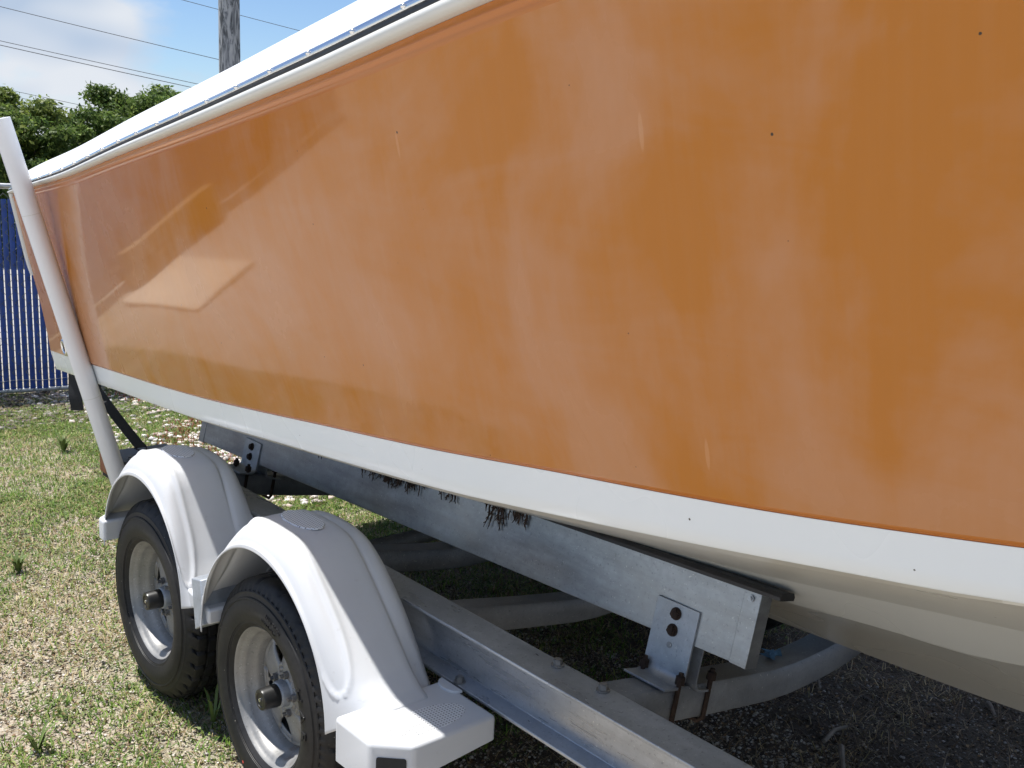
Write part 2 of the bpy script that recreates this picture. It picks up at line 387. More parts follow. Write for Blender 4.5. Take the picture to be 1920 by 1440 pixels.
BZt = [(4.75, 1.024), (4.096, 1.059), (3.052, 1.127), (2.387, 1.19), (1.901, 1.236), (1.47, 1.285), (1.191, 1.311), (.997, 1.33), (.588, 1.377), (0, 1.45), (-1, 1.60), (-2.2, 1.85)]
CXt = [(4.8, 1.43), (4, 1.42), (3, 1.41), (2, 1.41), (1.5, 1.42), (1, 1.455), (.55, 1.52), (0, 1.66), (-.6, 1.86), (-1.2, 2.10), (-1.8, 2.34), (-2.1, 2.465)]
CZt = [(4.778, .941), (4.2, .975), (3.216, 1.034), (2.579, 1.087), (2.162, 1.12), (1.81, 1.151), (1.559, 1.18), (1.321, 1.207), (1.057, 1.237), (.861, 1.259), (.699, 1.276), (.589, 1.29), (0, 1.36), (-1, 1.51), (-2.1, 1.76)]
KZt = [(4.8, .64), (1.4, .644), (.92, .663), (.2, .72), (-.6, .86), (-1.3, 1.10), (-2.1, 1.70)]
L3Z = pchip([(4.8, .80), (2., .93), (1.285, .990), (1.03, 1.026), (.755, 1.064), (0, 1.15), (-2, 1.6)]); L4Z = pchip([(4.8, .76), (2., .83), (1.39, .887), (1.074, .919), (.868, .937), (.784, .953), (0, 1.03), (-2, 1.5)])
GX, GZ, BX, BZ, CX, CZ, KZ = (pchip(t) for t in (GXt, GZt, BXt, BZt, CXt, CZt, KZt))
boat = tag(empty('motor_boat', (XC, 2, .64)), 'long orange motor boat with white boot stripe resting on the trailer', 'boat')
OFF = Vector((XC, 2, .64))
def boat_part(mb, name, mat, **k):
    mb.v = [v-OFF for v in mb.v]; return mb.build(name, mat, boat, **k)
RS = pchip([(4.9, .36), (4.4, .45), (3.4, .66), (2.5, .80), (2., .92), (1.5, 1.), (.5, 1.06), (-2.6, 1.06)]); DS = pchip([(4.9, .68), (4.4, .86), (4., .94), (3.4, .98), (2.9, 1.0), (1.95, 1.10), (1., 1.18), (-2.6, 1.2)])
NS = 96; SS = [i/NS for i in range(NS+1)]
def sy(s, y1): return 4.77+(y1-4.77)*(s**1.0)
def aft(y, z):      # curve of the aft edge
    e = .0 if z < 1.33 else (z-1.33)*.085
    return y+e*sstep(4.1, 4.77, y)-.03*math.sin(math.pi*min(1, max(0, (z-.94)/.5)))*sstep(4.2, 4.77, y)
def side_pt(s, v):  # v 0 at boot top, 1 at sheer
    yb, yg = sy(s, -2.2), sy(s, -2.6); b = Vector((BX(yb), yb, BZ(yb))); g = Vector((GX(yg), yg, GZ(yg)))
    p = b.lerp(g, v); p.x -= .018*math.sin(math.pi*v)*sstep(4.9, 3.5, p.y)*(1-s)
    return p
def mirror(p): return Vector((2*XC-p.x, p.y, p.z))
def warp(p): return Vector((p.x, aft(p.y, p.z), p.z))
VS = [.016, .03, .045, .06]+[.06+(.94-.06)*i/14 for i in range(1, 15)]+[.955]
for flip in (False, True):
    fx = mirror if flip else (lambda p: p)
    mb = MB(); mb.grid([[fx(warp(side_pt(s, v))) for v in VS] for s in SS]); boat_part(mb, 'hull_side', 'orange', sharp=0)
    # rolled lower edge and moulded bead below the rub rail
    rows = []
    for s in SS:
        p0 = side_pt(s, .016); rows.append([fx(warp(p)) for p in (p0, side_pt(s, .011)+Vector((.002, 0, 0)), side_pt(s, .005)+Vector((.0065, 0, 0)), side_pt(s, .0)+Vector((.012, 0, 0)), side_pt(s, -.006)+Vector((.03, 0, 0)))])
    mb = MB(); mb.grid(rows); boat_part(mb, 'rolled_edge', 'orange_edge', sharp=0)
    rows = []
    for s in SS:
        q = [side_pt(s, v) for v in (.955, .966, .972, .977, .982, .988, 1.0)]
        dx = (0, .0, .002, -.003, -.003, .002, .003)
        rows.append([fx(warp(p+Vector((d, 0, 0)))) for p, d in zip(q, dx)])
    mb = MB(); mb.grid(rows); boat_part(mb, 'edge_bead', 'orange_edge', sharp=0)
    # boot stripe
    rows = []
    for s in SS:
        yb, yc = sy(s, -2.2), sy(s, -2.1)
        b = Vector((BX(yb)+.004, yb, BZ(yb)+.004)); c = Vector((CX(yc), yc, CZ(yc)))
        rows.append([fx(p) for p in (b+Vector((.02, 0, 0)), b, b.lerp(c, .33), b.lerp(c, .66), b.lerp(c, .97), c+Vector((.004, 0, -.001)))])
    mb = MB(); mb.grid(rows); boat_part(mb, 'boot_stripe', 'boot', sharp=40)
    # bottom: reverse chine, two panels with a spray rail, keel
    rows = []
    for s in SS:
        yc = sy(s, -2.1); c = Vector((CX(yc), yc, CZ(yc))); k = Vector((XC, yc, KZ(yc)))
        w = .062*sstep(.45, 1.3, yc)+.004
        l2 = c+Vector((w, 0, -.42*w-.003)); near = sstep(3.2, 1.35, yc)*sstep(-1.6, -.2, yc)
        l3 = l2.lerp(k, .46); l4 = l2.lerp(k, .57)
        l3 = l3.lerp(Vector((max(1.96, l2.x+.1), yc, L3Z(yc))), near); l4 = l4.lerp(Vector((max(2.06, l2.x+.2), yc, L4Z(yc))), near)
        rows.append([fx(p) for p in (c+Vector((.004, 0, -.001)), l2, l2.lerp(l3, .12)+Vector((0, 0, .004)), l2.lerp(l3, .5)+Vector((0, 0, .006*near)), l3, l3.lerp(l4, .06), l3.lerp(l4, .5), l3.lerp(l4, .94), l4, l4.lerp(k, .06)+Vector((0, 0, .004*near)), l4.lerp(k, .5)+Vector((0, 0, .012*near)), k+Vector((-.01, 0, 0)))])
    mb = MB(); mb.grid(rows); boat_part(mb, 'hull_bottom', 'bottom', sharp=7)
    # rub rail (cream rubber half round), black insert, stainless strip, all along the sheer
    def rail_pt(s, u, v):
        y = sy(s, -2.6); k = RS(y); v = v*k if v < .064 else .0625*k+(v-.0625)*DS(y); p = Vector((GX(y)-u*(.5+.5*k), y, GZ(y)+v)); return fx(warp(p))
    SR = [i/160 for i in range(161)]
    prof = [(-.005, .0005), (.010, .001), (.019, .005), (.0245, .012), (.0255, .019), (.023, .026), (.016, .0305), (.004, .032)]
    mb = MB(); mb.grid([[rail_pt(s, u, v) for u, v in prof] for s in SR]); rail = boat_part(mb, 'rub_rail', 'rail', sharp=0)
    prof = [(.004, .031), (.0145, .032), (.0155, .037), (.0135, .0435), (.004, .0445)]
    mb = MB(); mb.grid([[rail_pt(s, u, v) for u, v in prof] for s in SR]); boat_part(mb, 'rail_insert', 'rubber', sharp=30)
    prof = [(.004, .0435), (.0165, .0435), (.0180, .0455), (.0155, .053), (.0120, .0595), (.0095, .062), (.0, .0625)]
    mb = MB(); mb.grid([[rail_pt(s, u, v) for u, v in prof] for s in SR]); strip = boat_part(mb, 'rail_strip', 'steel', sharp=0)
    y = 4.6
    while y > .2:
        p = fx(warp(Vector((GX(y)-.0185*(.5+.5*RS(y)), y, GZ(y)+.0515*RS(y)))))-OFF; mb = MB()
        mb.lathe([(0., -.004), (.003, -.0035), (.0055, -.001), (.0062, .003)], (0, 0, 0), 10)
        sc = mb.build('screw', 'steel', strip, sharp=0); sc.location = p
        if flip: sc.scale.x = -1
        y -= .172
    # deck cap: coaming that rolls inboard
    prof = [(-.002, .060), (-.006, .064), (-.020, .090), (-.040, .122), (-.062, .141), (-.10, .15), (-.25, .155)]
    rows = [[rail_pt(s, u, v) for u, v in prof] for s in SR]
    for r_ in rows:
        e = r_[-1]
        for t in range(len(r_)):
            if (r_[t].x > XC) != flip: r_[t].x = XC
    mb = MB(); mb.grid(rows); boat_part(mb, 'deck_cap', 'deck', sharp=0)
    if not flip:
        rows = []
        for s in SR:
            a_ = rail_pt(s, -.25, .155); 
            if a_.x > XC: a_.x = XC
            b_ = Vector((2*XC-a_.x, a_.y, a_.z)); rows.append([a_.lerp(b_, t/8)+Vector((0, 0, .03*math.sin(math.pi*t/8))) for t in range(9)])
        mb = MB(); mb.grid(rows); boat_part(mb, 'foredeck', 'deck', sharp=0)
# transom with white cap strip on its outer edge
rows = []
for v in [i/16 for i in range(17)]:
    p = warp(side_pt(0, v)); rows.append([p.lerp(mirror(p), t/6) for t in range(7)])
c0 = Vector((CX(4.77), 4.77, CZ(4.77))); k0 = Vector((XC, 4.77, KZ(4.77)))
tb = [[c0.lerp(k0, t/3) for t in range(3)]+[k0]+[mirror(c0).lerp(k0, t/3) for t in (2, 1, 0)]]
mb = MB(); mb.grid(tb+rows); boat_part(mb, 'transom', 'deck', sharp=30)
for flip in (False, True):
    fx = mirror if flip else (lambda p: p)
    out = []; inn = []
    for i in range(24):
        v = .50+.50*i/23; p = warp(side_pt(0, min(v, 1))); w = .026*math.sqrt(max(0.02, 1-max(0, (0.57-v)/.07)**2))
        out.append(p+Vector((-.004, w, 0))); inn.append(p+Vector((-.006, -.012, 0)))
    mb = MB(); mb.grid([[fx(a+Vector((.02, 0, 0))), fx(a), fx(a.lerp(b, .5)+Vector((-.006, 0, 0))), fx(b), fx(b+Vector((.02, 0, 0)))] for a, b in zip(out, inn)])
    boat_part(mb, 'transom_trim', 'rail', sharp=0)
# oval stainless thru-hull fitting near the stern
yq = 4.535; s0 = (4.77-yq)/(4.77+2.2); pq = warp(side_pt(s0, .065)); nrm = Vector((-1, 0, -.16)).normalized()
mb = MB(); mb.lathe([(.0, .012), (.016, .012), (.018, -.004), (.024, -.009), (.031, -.007), (.035, .002)], (0, 0, 0), 28)
th = mb.build('drain_fitting', 'steel', boat, sharp=0); th.location = pq-OFF; th.rotation_euler = (0, R(-9), 0); th.scale = (1, 1, 1.15)
mb = MB(); mb.lathe([(.0, .0), (.0165, .0)], (-.004, 0, 0), 20); mb.build('drain_opening', 'dark', th)

# ------------------------------------------------------------------ trailer
trailer = tag(empty('boat_trailer', (XC, 3, 0)), 'aluminium and galvanised tandem axle boat trailer with white plastic fenders', 'trailer')
TO = Vector((XC, 3, 0))
def tp(mb, name, mat, parent=None, mir=False, **k):
    par = parent or trailer
    mb.v = [(mirror(v) if mir else v)-TO for v in mb.v]
    return mb.build(name, mat, par, **k)
def ibeam(y0, y1, x0=1.56, x1=1.66, z0=.55, z1=.71, t=.009):
    xm = (x0+x1)/2
    pr = [(x0, z0), (x1, z0), (x1, z0+t), (xm+.004, z0+t+.005), (xm+.004, z1-t-.005), (x1, z1-t), (x1, z1), (x0, z1), (x0, z1-t), (xm-.004, z1-t-.005), (xm-.004, z0+t+.005), (x0, z0+t)]
    mb = MB(); mb.prism([Vector((x, y0, z)) for x, z in pr], (0, y0, 0), (0, y1, 0)); return mb
beams = []
for mir in (False, True):
    b = tp(ibeam(-1.6, 3.92), 'frame_beam', 'alu', mir=mir, smooth=True, sharp=30, bevel=.0018); beams.append(b)
    mb = MB(); p = [Vector((1.56, -1.6, .55)), Vector((1.66, -1.6, .55)), Vector((2.46, -3.3, .55)), Vector((2.38, -3.35, .55))]
    mb.hexa(p+[q+Vector((0, 0, .16)) for q in p]); tp(mb, 'drawbar_rail', 'alu', mir=mir, smooth=False)
def hexbolt(pos, parent, name='bolt', mat='bolt', r=.0115, h=.012, washer=.0165, up=Vector((0, 0, 1)), off=TO):
    up = up.normalized(); q = up.to_track_quat('Z', 'Y').to_matrix(); mb = MB()
    def ring(rad, n, z0, z1):
        mb.prism([q @ Vector((rad*math.cos(2*math.pi*k/n+.3), rad*math.sin(2*math.pi*k/n+.3), z0)) for k in range(n)], (0, 0, 0), up*(z1-z0))
    if washer: ring(washer, 20, 0, .003)
    ring(r, 6, .003 if washer else 0, .003+h); ring(r*.72, 12, .003+h, .005+h)
    o = mb.build(name, mat, parent, sharp=30); o.location = Vector(pos)-off; return o
for y in (1.685, 1.53): hexbolt((1.638, y, .711), beams[0])
hexbolt((1.574, 1.985, .560), beams[0]); hexbolt((1.574, 3.80, .560), beams[0])
# V shaped crossmembers of bent tube
def crossmember(yf, depth=.10, hgt=.088, drop=0.):
    prof = [(1.616, .697), (1.69, .688), (1.82, .664), (2.04, .622), (2.177, .598), (2.286, .580), (2.377, .572), (2.465, .570)]
    prof = [(x, z-drop) for x, z in prof]; full = prof+[(2*XC-x, z) for x, z in prof[-2::-1]]
    rows = []
    for i, (x, z) in enumerate(full):
        a = full[max(0, i-1)]; b = full[min(len(full)-1, i+1)]; t = Vector((b[0]-a[0], 0, b[1]-a[1])).normalized(); n = Vector((-t.z, 0, t.x))
        top = Vector((x, yf, z)); bot = top-n*hgt; e = .008
        rows.append([top+Vector((0, e, 0)), top-n*e, bot+n*e, bot+Vector((0, e, 0)), bot+Vector((0, depth-e, 0)), bot+n*e+Vector((0, depth, 0)), top-n*e+Vector((0, depth, 0)), top+Vector((0, depth-e, 0)), top+Vector((0, e, 0))])
    mb = MB(); mb.grid(rows); return tp(mb, 'crossmember', 'tube', sharp=50)
cms = [crossmember(1.50), crossmember(2.26, .09, .08, .06), crossmember(2.95, .10, .08, .10), crossmember(3.80, .09, .085, .03)]
# bunks
LEAN = R(13); BUP = Vector((math.sin(LEAN), 0, math.cos(LEAN))); BIN = Vector((math.cos(LEAN), 0, -math.sin(LEAN)))
BA, BF = Vector((1.905, 4.35, .645)), Vector((1.905, 1.335, .769)); BH = .18
def bunk_pt(t): return BA.lerp(BF, t)
for mir in (False, True):
    mb = MB(); a, f = BA, BF; th_ = .040
    mb.hexa([a, f, f+BIN*th_, a+BIN*th_, a+BUP*BH, f+BUP*BH, f+BIN*th_+BUP*BH, a+BIN*th_+BUP*BH])
    bk = tp(mb, 'bunk', 'bunk', mir=mir, smooth=True, sharp=30, bevel=.0015)
    # folded end cap, 3 mm proud of the board
    for e, dr in ((BF, -1), (BA, 1)):
        mb = MB(); d = Vector((0, dr, 0)); o1 = e-BIN*.003-BUP*.003-d*.044; o2 = e-BIN*.003-BUP*.003+d*.004; w = BIN*(th_+.006); h = BUP*(BH+.002)
        mb.hexa([o1, o2, o2+w, o1+w, o1+h, o2+h, o2+w+h, o1+w+h]); tp(mb, 'end_cap', 'bunk', bk, mir=mir, sharp=30, bevel=.0012)
        if not mir and dr < 0: hexbolt(e-BIN*.004+BUP*(BH-.02)-d*.022, bk, 'rivet', 'alu', .006, .002, .0085, -BIN)
    mb = MB(); o1 = BA+BUP*BH; o2 = BF+BUP*BH+Vector((0, -.055, .003)); w = BIN*(th_+.006)
    rows = []
    for t in [i/30 for i in range(31)]:
        q = o1.lerp(o2, t); rows.append([q-BIN*.005-BUP*.004, q-BIN*.007+BUP*.005, q+BUP*.014, q+w*.5+BUP*.017, q+w+BUP*.014, q+w+BIN*.007+BUP*.005, q+w+BIN*.005-BUP*.004, q-BIN*.005-BUP*.004])
    mb.grid(rows); mb.f.append((0, 1, 2, 3, 4, 5, 6)); n0 = 30*8; mb.f.append(tuple(n0+i for i in range(7))); tp(mb, 'bunk_pad', 'rubber', bk, mir=mir, sharp=40)
# L brackets and U bolts holding the bunk to the crossmembers
def bracket(yc, w, face, top, zfoot, foot, mir=False, sgn=-1, hidden=False):
    """plate on the bunk face, bent outwards to a foot. sgn -1: outboard side, +1: inboard side"""
    th = .006; N = BIN*sgn; up = BUP; rb = .030; hplate = top
    prof = []       # (n outward, u up) centreline from the top of the plate down to the foot tip
    prof.append((0., hplate)); prof.append((0., zfoot+rb))
    for k in range(1, 7):
        an = math.pi/2*k/6; prof.append((rb*(1-math.cos(an)), zfoot+rb-rb*math.sin(an)))
    prof.append((foot, zfoot))
    def P(n, u, y, off):  return Vector(face)+N*(n+off[0])+up*(u+off[1])+Vector((0, y, 0))
    rows = []
    for i, (n, u) in enumerate(prof):
        a = prof[max(0, i-1)]; b = prof[min(len(prof)-1, i+1)]; t = Vector((b[0]-a[0], b[1]-a[1])).normalized(); nn = Vector((-t.y, t.x))*th
        wi = w/2*(1 if i < 2 else 1.0)
        rows.append([P(n, u, -wi, (0, 0)), P(n, u, wi, (0, 0)), P(n, u, wi, nn), P(n, u, -wi, nn), P(n, u, -wi, (0, 0))])
    mb = MB(); mb.grid(rows); mb.f.append((0, 1, 2, 3)); k0 = (len(prof)-1)*5; mb.f.append((k0, k0+3, k0+2, k0+1))
    br = tp(mb, 'bunk_bracket', 'galv', mir=mir, sharp=40, bevel=.001)
    return br, (lambda n, u, y: Vector(face)+N*n+up*u+Vector((0, y, 0)))
def ubolt(x, yf, ztop, depth, hgt, parent):
    mb = MB(); sl = R(-11.5); up = Vector((math.sin(-sl), 0, math.cos(sl))); b = Vector((x, 0, ztop))
    r = .0065; y0, y1 = yf-.009, yf+depth+.009
    pts = [b+up*.045+Vector((0, y0, 0)), b-up*(hgt-.004)+Vector((0, y0, 0)), b-up*(hgt+.010)+Vector((0, y0+.014, 0)), b-up*(hgt+.010)+Vector((0, y1-.014, 0)), b-up*(hgt-.004)+Vector((0, y1, 0)), b+up*.045+Vector((0, y1, 0))]
    mb.tube(pts, r, 8); ub = tp(mb, 'u_bolt', 'rust', parent, sharp=40)
    for y in (y0, y1): hexbolt(b+up*.016+Vector((0, y, 0)), parent, 'nut', 'rust', .0125, .016, .0, up)
for yc, yf, dep, face_t in ((1.555, 1.50, .10, None), (3.845, 3.80, .09, None)):
    t = (BA.y-yc)/(BA.y-BF.y); f = bunk_pt(t); zt = .655 if yc < 2 else .625
    ucut = (zt-f.z)/BUP.z
    br, P = bracket(yc, .135, Vector((f.x, yc, f.z))-BIN*.001, .088, ucut, .075)
    for u in (.062, .020): hexbolt(P(.006, u, 0), br, 'bolt', 'rust', .0125, .008, .016, -BIN)
    mb = MB(); q = (-BIN).to_track_quat('Z', 'Y').to_matrix(); mb.prism([P(.0067, -.018, 0)+q @ Vector((.008*math.cos(k*math.pi/8), .008*math.sin(k*math.pi/8), 0)) for k in range(16)], (0, 0, 0), -BIN*.0006); tp(mb, 'bolt_hole', 'tube', br)
    br2, P2 = bracket(yc, .135, Vector((f.x, yc, f.z))+BIN*.041, .088, ucut-.012, .075, sgn=1)
    cm = cms[0] if yc < 2 else cms[3]
    zc = .661 if yc < 2 else .632
    ubolt(1.862, yf, zc-.004, dep, .088, cm); ubolt(1.985, yf, zc-.028, dep, .088, cm)
# axles, springs line, tail crossbar with light
for y in (2.556, 3.42):
    mb = MB(); mb.tube([(1.40, y, .355), (2*XC-1.40, y, .355)], .032, 14); tp(mb, 'axle', 'tube')
    for mir in (False, True):
        mb = MB(); mb.box((1.60, y, .455), (.06, .26, .19)); tp(mb, 'torsion_mount', 'tube', mir=mir, smooth=False, bevel=.004)
mb = MB(); mb.box((XC, 4.20, .50), (2*(XC-1.66), .09, .09)); tp(mb, 'tail_crossbar', 'tube', smooth=False, bevel=.006)
for mir in (False, True):
    mb = MB(); mb.box((1.61, 4.03, .562), (.09, .50, .085)); tp(mb, 'tail_channel', 'darksteel', mir=mir, smooth=False, bevel=.004)
    mb = MB(); mb.box((1.66, 4.375, .612), (.28, .19, .006)).box((1.66, 4.473, .565), (.28, .006, .10)).box((1.66, 4.277, .565), (.28, .006, .10)); tail = tp(mb, 'tail_plate', 'darksteel', mir=mir, smooth=False)
    mb = MB(); mb.box((1.494, 4.37, .590), (.014, .12, .085)); lt = tp(mb, 'tail_light', 'amber', tail, mir=mir, smooth=False, bevel=.008)
    mb = MB(); mb.box((1.5085, 4.37, .578), (.012, .14, .11)); tp(mb, 'light_bracket', 'dark', tail, mir=mir, smooth=False)
    for y, x in ((4.31, 1.575), (4.33, 1.70)):
        if not mir: hexbolt((x, y, .616), tail, 'bolt', 'bolt', .009, .006, .013)
# guide posts: white PVC sleeves leaning outwards
for mir in (False, True):
    p0, p1 = Vector((1.524, 4.23, .46)), Vector((1.109, 4.23, 2.0)); mb = MB()
    N_ = 24; pts = [p0.lerp(p1, i/N_) for i in range(N_+1)]; mb.tube(pts, [.0365]*N_+[.036], 28)
    post = tp(mb, 'guide_post', 'pvc', mir=mir, sharp=40)
    for t in (.30, .775):
        mb = MB(); q = p0.lerp(p1, t); d = (p1-p0).normalized(); mb.tube([q-d*.0012, q+d*.0012], .0367, 28); tp(mb, 'sleeve_joint', 'rail', post, mir=mir)
    mb = MB(); mb.box((1.545, 4.235, .57), (.09, .05, .07)); tp(mb, 'post_bracket', 'galv', mir=mir, smooth=False)
# fenders
FPROF = [(.00, 0., 1.258, 0.), (.03, .05, 1.2565, .002), (.10, .20, 1.262, .006), (.20, .45, 1.275, .012), (.30, .72, 1.297, .012), (.38, .90, 1.322, .006), (.44, .99, 1.350, .0), (.50, 1., 1.385, 0.), (.58, 1., 1.430, 0.),
         (.64, .995, 1.458, 0.), (.68, .95, 1.472, 0.), (.73, .80, 1.480, .0), (.78, .74, 1.495, .008), (.84, .68, 1.520, .010), (.90, .50, 1.540, .004), (.96, .20, 1.548, 0.), (1.0, 0., 1.548, 0.)]
FA_, FX_, FB_ = (pchip([(p[0], p[q]) for p in FPROF]) for q in (1, 2, 3))
def fender(yc, zc, r, foot_a, foot_f):
    """moulded fender: a shell lofted between the arch lip and the raised spine, with a sunk band that ends in a U and a bead round it"""
    pr = [(foot_a[0]+.03, foot_a[1]-.004), (foot_a[0]-.03, foot_a[1]+.045), (.155, .868), (.115, .884), (0, .889), (-.115, .884), (-.155, .868), (foot_f[0]+.075, foot_f[1]+.055), (foot_f[0]+.025, foot_f[1]+.012), (foot_f[0]-.03, foot_f[1]+.0005)]
    us = [0, .07, .36, .405, .5, .595, .64, .90, .955, 1]
    fy = lambda u: float(np.interp(u, us, [p[0] for p in pr])); fz = lambda u: float(np.interp(u, us, [p[1] for p in pr]))
    ws = [(-.04, .2), (-.02, .2), (0, .2), (.02, .2), (.04, .2)]
    def spine(u):
        e = min(1, min(u, 1-u)/.05)
        uu = [min(1, max(0, u+d*e)) for d, _ in ws]
        return sum(fy(a)*w for a, (_, w) in zip(uu, ws)), sum(fz(a)*w for a, (_, w) in zip(uu, ws))
    NT, NC = 130, 84; V = np.zeros((NT+1, NC+1, 3)); D = np.zeros((NT+1, NC+1))
    cs = [c/NC for c in range(NC+1)]; pa = [FA_(c) for c in cs]; px_ = [FX_(c) for c in cs]; pb_ = [FB_(c) for c in cs]
    for i in range(NT+1):
        u = i/NT; th = math.pi*u; ly, lz = r*math.cos(th), zc+r*math.sin(th); s_y, s_z = spine(u); e = math.sin(math.pi*u)**.5
        for q, c in enumerate(cs):
            a, b = pa[q], pb_[q]*e
            V[i, q] = (px_[q], yc+ly+(s_y-ly)*a+math.cos(th)*b, lz+(s_z-lz)*a+math.sin(th)*b)
            # sunk band
            qf = 1. if .2 < u < .78 else math.sqrt(max(0., 1-(max(u-.78, .2-u)/.145)**2)) if max(u-.78, .2-u) < .145 else -.4
            cm, hw_ = .215, .165*(1-.12*math.exp(-((u-.5)/.12)**2))
            dist = (hw_*qf-abs(c-cm))*.16                     # metres inside (+) the band
            if qf > 0 and not (.2 < u < .78):
                dist = min(dist, (.145-max(u-.78, .2-u))*1.15)
            low = -.0045*sstep(-.001, .007, dist); bead = .0042*math.exp(-((dist+.001)/.0032)**2)
            if c < cm and qf > .75: bead *= .35
            D[i, q] = low+bead
            if c < .035: D[i, q] += .002*math.sin(math.pi*c/.035)
    du = np.gradient(V, axis=0); dc = np.gradient(V, axis=1); n_ = np.cross(du, dc); n_ /= np.linalg.norm(n_, axis=2)[..., None]+1e-9
    if n_[NT//2, NC//2, 2] < 0: n_ = -n_
    V = V+n_*D[..., None]
    mb = MB(); mb.grid([[Vector(p) for p in row] for row in V]); mb.v = [v-TO for v in mb.v]
    o = mb.build('fender', 'fender', trailer, sharp=0); mod(o, 'SOLIDIFY', thickness=.004, offset=-1)
    return o
f1 = fender(3.375, .470, .345, (.44, .545), (-.415, .500))
f2 = fender(2.507, .446, .372, (.445, .500), (-.51, .556))
def ell_pad(c, ax, ay, parent, n=36, z=.0015):
    mb = MB(); v = [Vector(c)]; 
    v += [Vector((c[0]+ax*math.cos(2*math.pi*k/n), c[1]+ay*math.sin(2*math.pi*k/n), c[2]+z)) for k in range(n)]
    v += [Vector((c[0]+(ax+.003)*math.cos(2*math.pi*k/n), c[1]+(ay+.003)*math.sin(2*math.pi*k/n), c[2]-.002)) for k in range(n)]
    v[0].z += z
    mb.add(v, [(0, 1+k, 1+(k+1) % n) for k in range(n)]+[(1+k, 1+n+k, 1+n+(k+1) % n, 1+(k+1) % n) for k in range(n)]); return tp(mb, 'tread_pad', 'pad', parent, sharp=30)
ell_pad((1.405, 2.515, .8885), .044, .092, f2); ell_pad((1.405, 3.385, .8885), .044, .085, f1)
def step(y0, y1, zt, sgn, parent, xo=1.222):
    """flat step block; sgn -1 faces the bow, +1 faces the stern"""
    ch = .075 if sgn < 0 else .03
    out = [(1.548, y0), (1.548, y1), (xo+.078 if sgn < 0 else xo+.03, y1), (xo, y1-sgn*ch), (xo, y0)]
    top = [Vector((x, y, zt)) for x, y in out]; mb = MB(); n = len(top)
    lows = [.492, .492, .468, .446, .440] if sgn < 0 else [.50]*5
    bot = [Vector((x, y, z)) for (x, y), z in zip(out, lows)]
    mb.add(top+bot, [tuple(range(n))]+[(i, n+i, n+(i+1) % n, (i+1) % n) for i in range(1, n-1)]+[(0, n, n+1, 1), (n-1, 2*n-1, n, 0)])
    o = tp(mb, 'fender_step', 'fender', parent, sharp=30); mod(o, 'BEVEL', width=.011, segments=4, limit_method='ANGLE', angle_limit=R(35)); o.data.set_sharp_from_angle(angle=R(80))
    if sgn > 0: return o
    # marker light recess on the chamfered corner
    a = Vector((1.300, y1, 0)); b = Vector((1.222, y1-sgn*ch, 0)); d = (b-a).normalized(); nrm_ = Vector((d.y, -d.x, 0))*(-1 if sgn < 0 else 1)
    if nrm_.x > 0: nrm_ = -nrm_
    cen = (a+b)/2+Vector((0, 0, .507)); hw, hh, rr = .036, .0165, .006
    pts = []
    for cx, cz, a0 in ((hw-rr, hh-rr, 0), (-hw+rr, hh-rr, 90), (-hw+rr, -hh+rr, 180), (hw-rr, -hh+rr, 270)):
        for k in range(5): an = R(a0+k*22.5); pts.append(cen+d*(cx+rr*math.cos(an))+Vector((0, 0, cz+rr*math.sin(an)))+nrm_*.0012)
    mb = MB(); mb.prism(pts, (0, 0, 0), nrm_*.0012); tp(mb, 'light_opening', 'dark', o, smooth=False)
    return o
st = step(2.03, 1.80, .556, -1, trailer); st2 = step(3.69, 3.775, .575, 1, trailer, 1.245)
ell_pad((1.395, 1.885, .5555), .112, .052, st)
mb = MB()
for y in (1.985,):
    mb.add([Vector((1.548+.03*math.cos(a)*-1, y+.045*math.sin(a), z)) for z in (.556, .5625) for a in [math.pi*(k/12-.5) for k in range(13)]], [tuple(range(13, 26))]+[(k, k+1, 14+k, 13+k) for k in range(12)])
tp(mb, 'mounting_tab', 'fender', st, sharp=40, bevel=.002)
# galvanised gusset between the two arches
mb = MB(); g = [(1.268, 2.985, .585), (1.268, 2.915, .60), (1.268, 2.872, .47), (1.268, 2.93, .435)]
mb.hexa([Vector(g[3])-Vector((.010, 0, 0)), Vector(g[2])-Vector((.010, 0, 0)), Vector(g[2])+Vector((.2, 0, 0)), Vector(g[3])+Vector((.2, 0, 0)), Vector(g[0])-Vector((-.004, 0, 0)), Vector(g[1])-Vector((-.004, 0, 0)), Vector(g[1])+Vector((.2, 0, .01)), Vector(g[0])+Vector((.2, 0, .01))])
tp(mb, 'fender_gusset', 'galv', sharp=30, bevel=.003)
mb = MB(); p = [Vector((1.272, 3.02, .49)), Vector((1.272, 2.86, .47)), Vector((1.55, 2.86, .47)), Vector((1.55, 3.02, .49))]
mb.hexa(p+[q+Vector((0, 0, .05)) for q in p]); tp(mb, 'fender_bridge', 'fender', bevel=.008)
for f_, y, z in ((f1, 3.70, .50), (f2, 2.86, .48)):
    mb = MB(); mb.tube([(1.405, y+.005, z+.02), (1.405, y-.014, z+.012)], .017, 16); tp(mb, 'mounting_bolt', 'rust', f_)
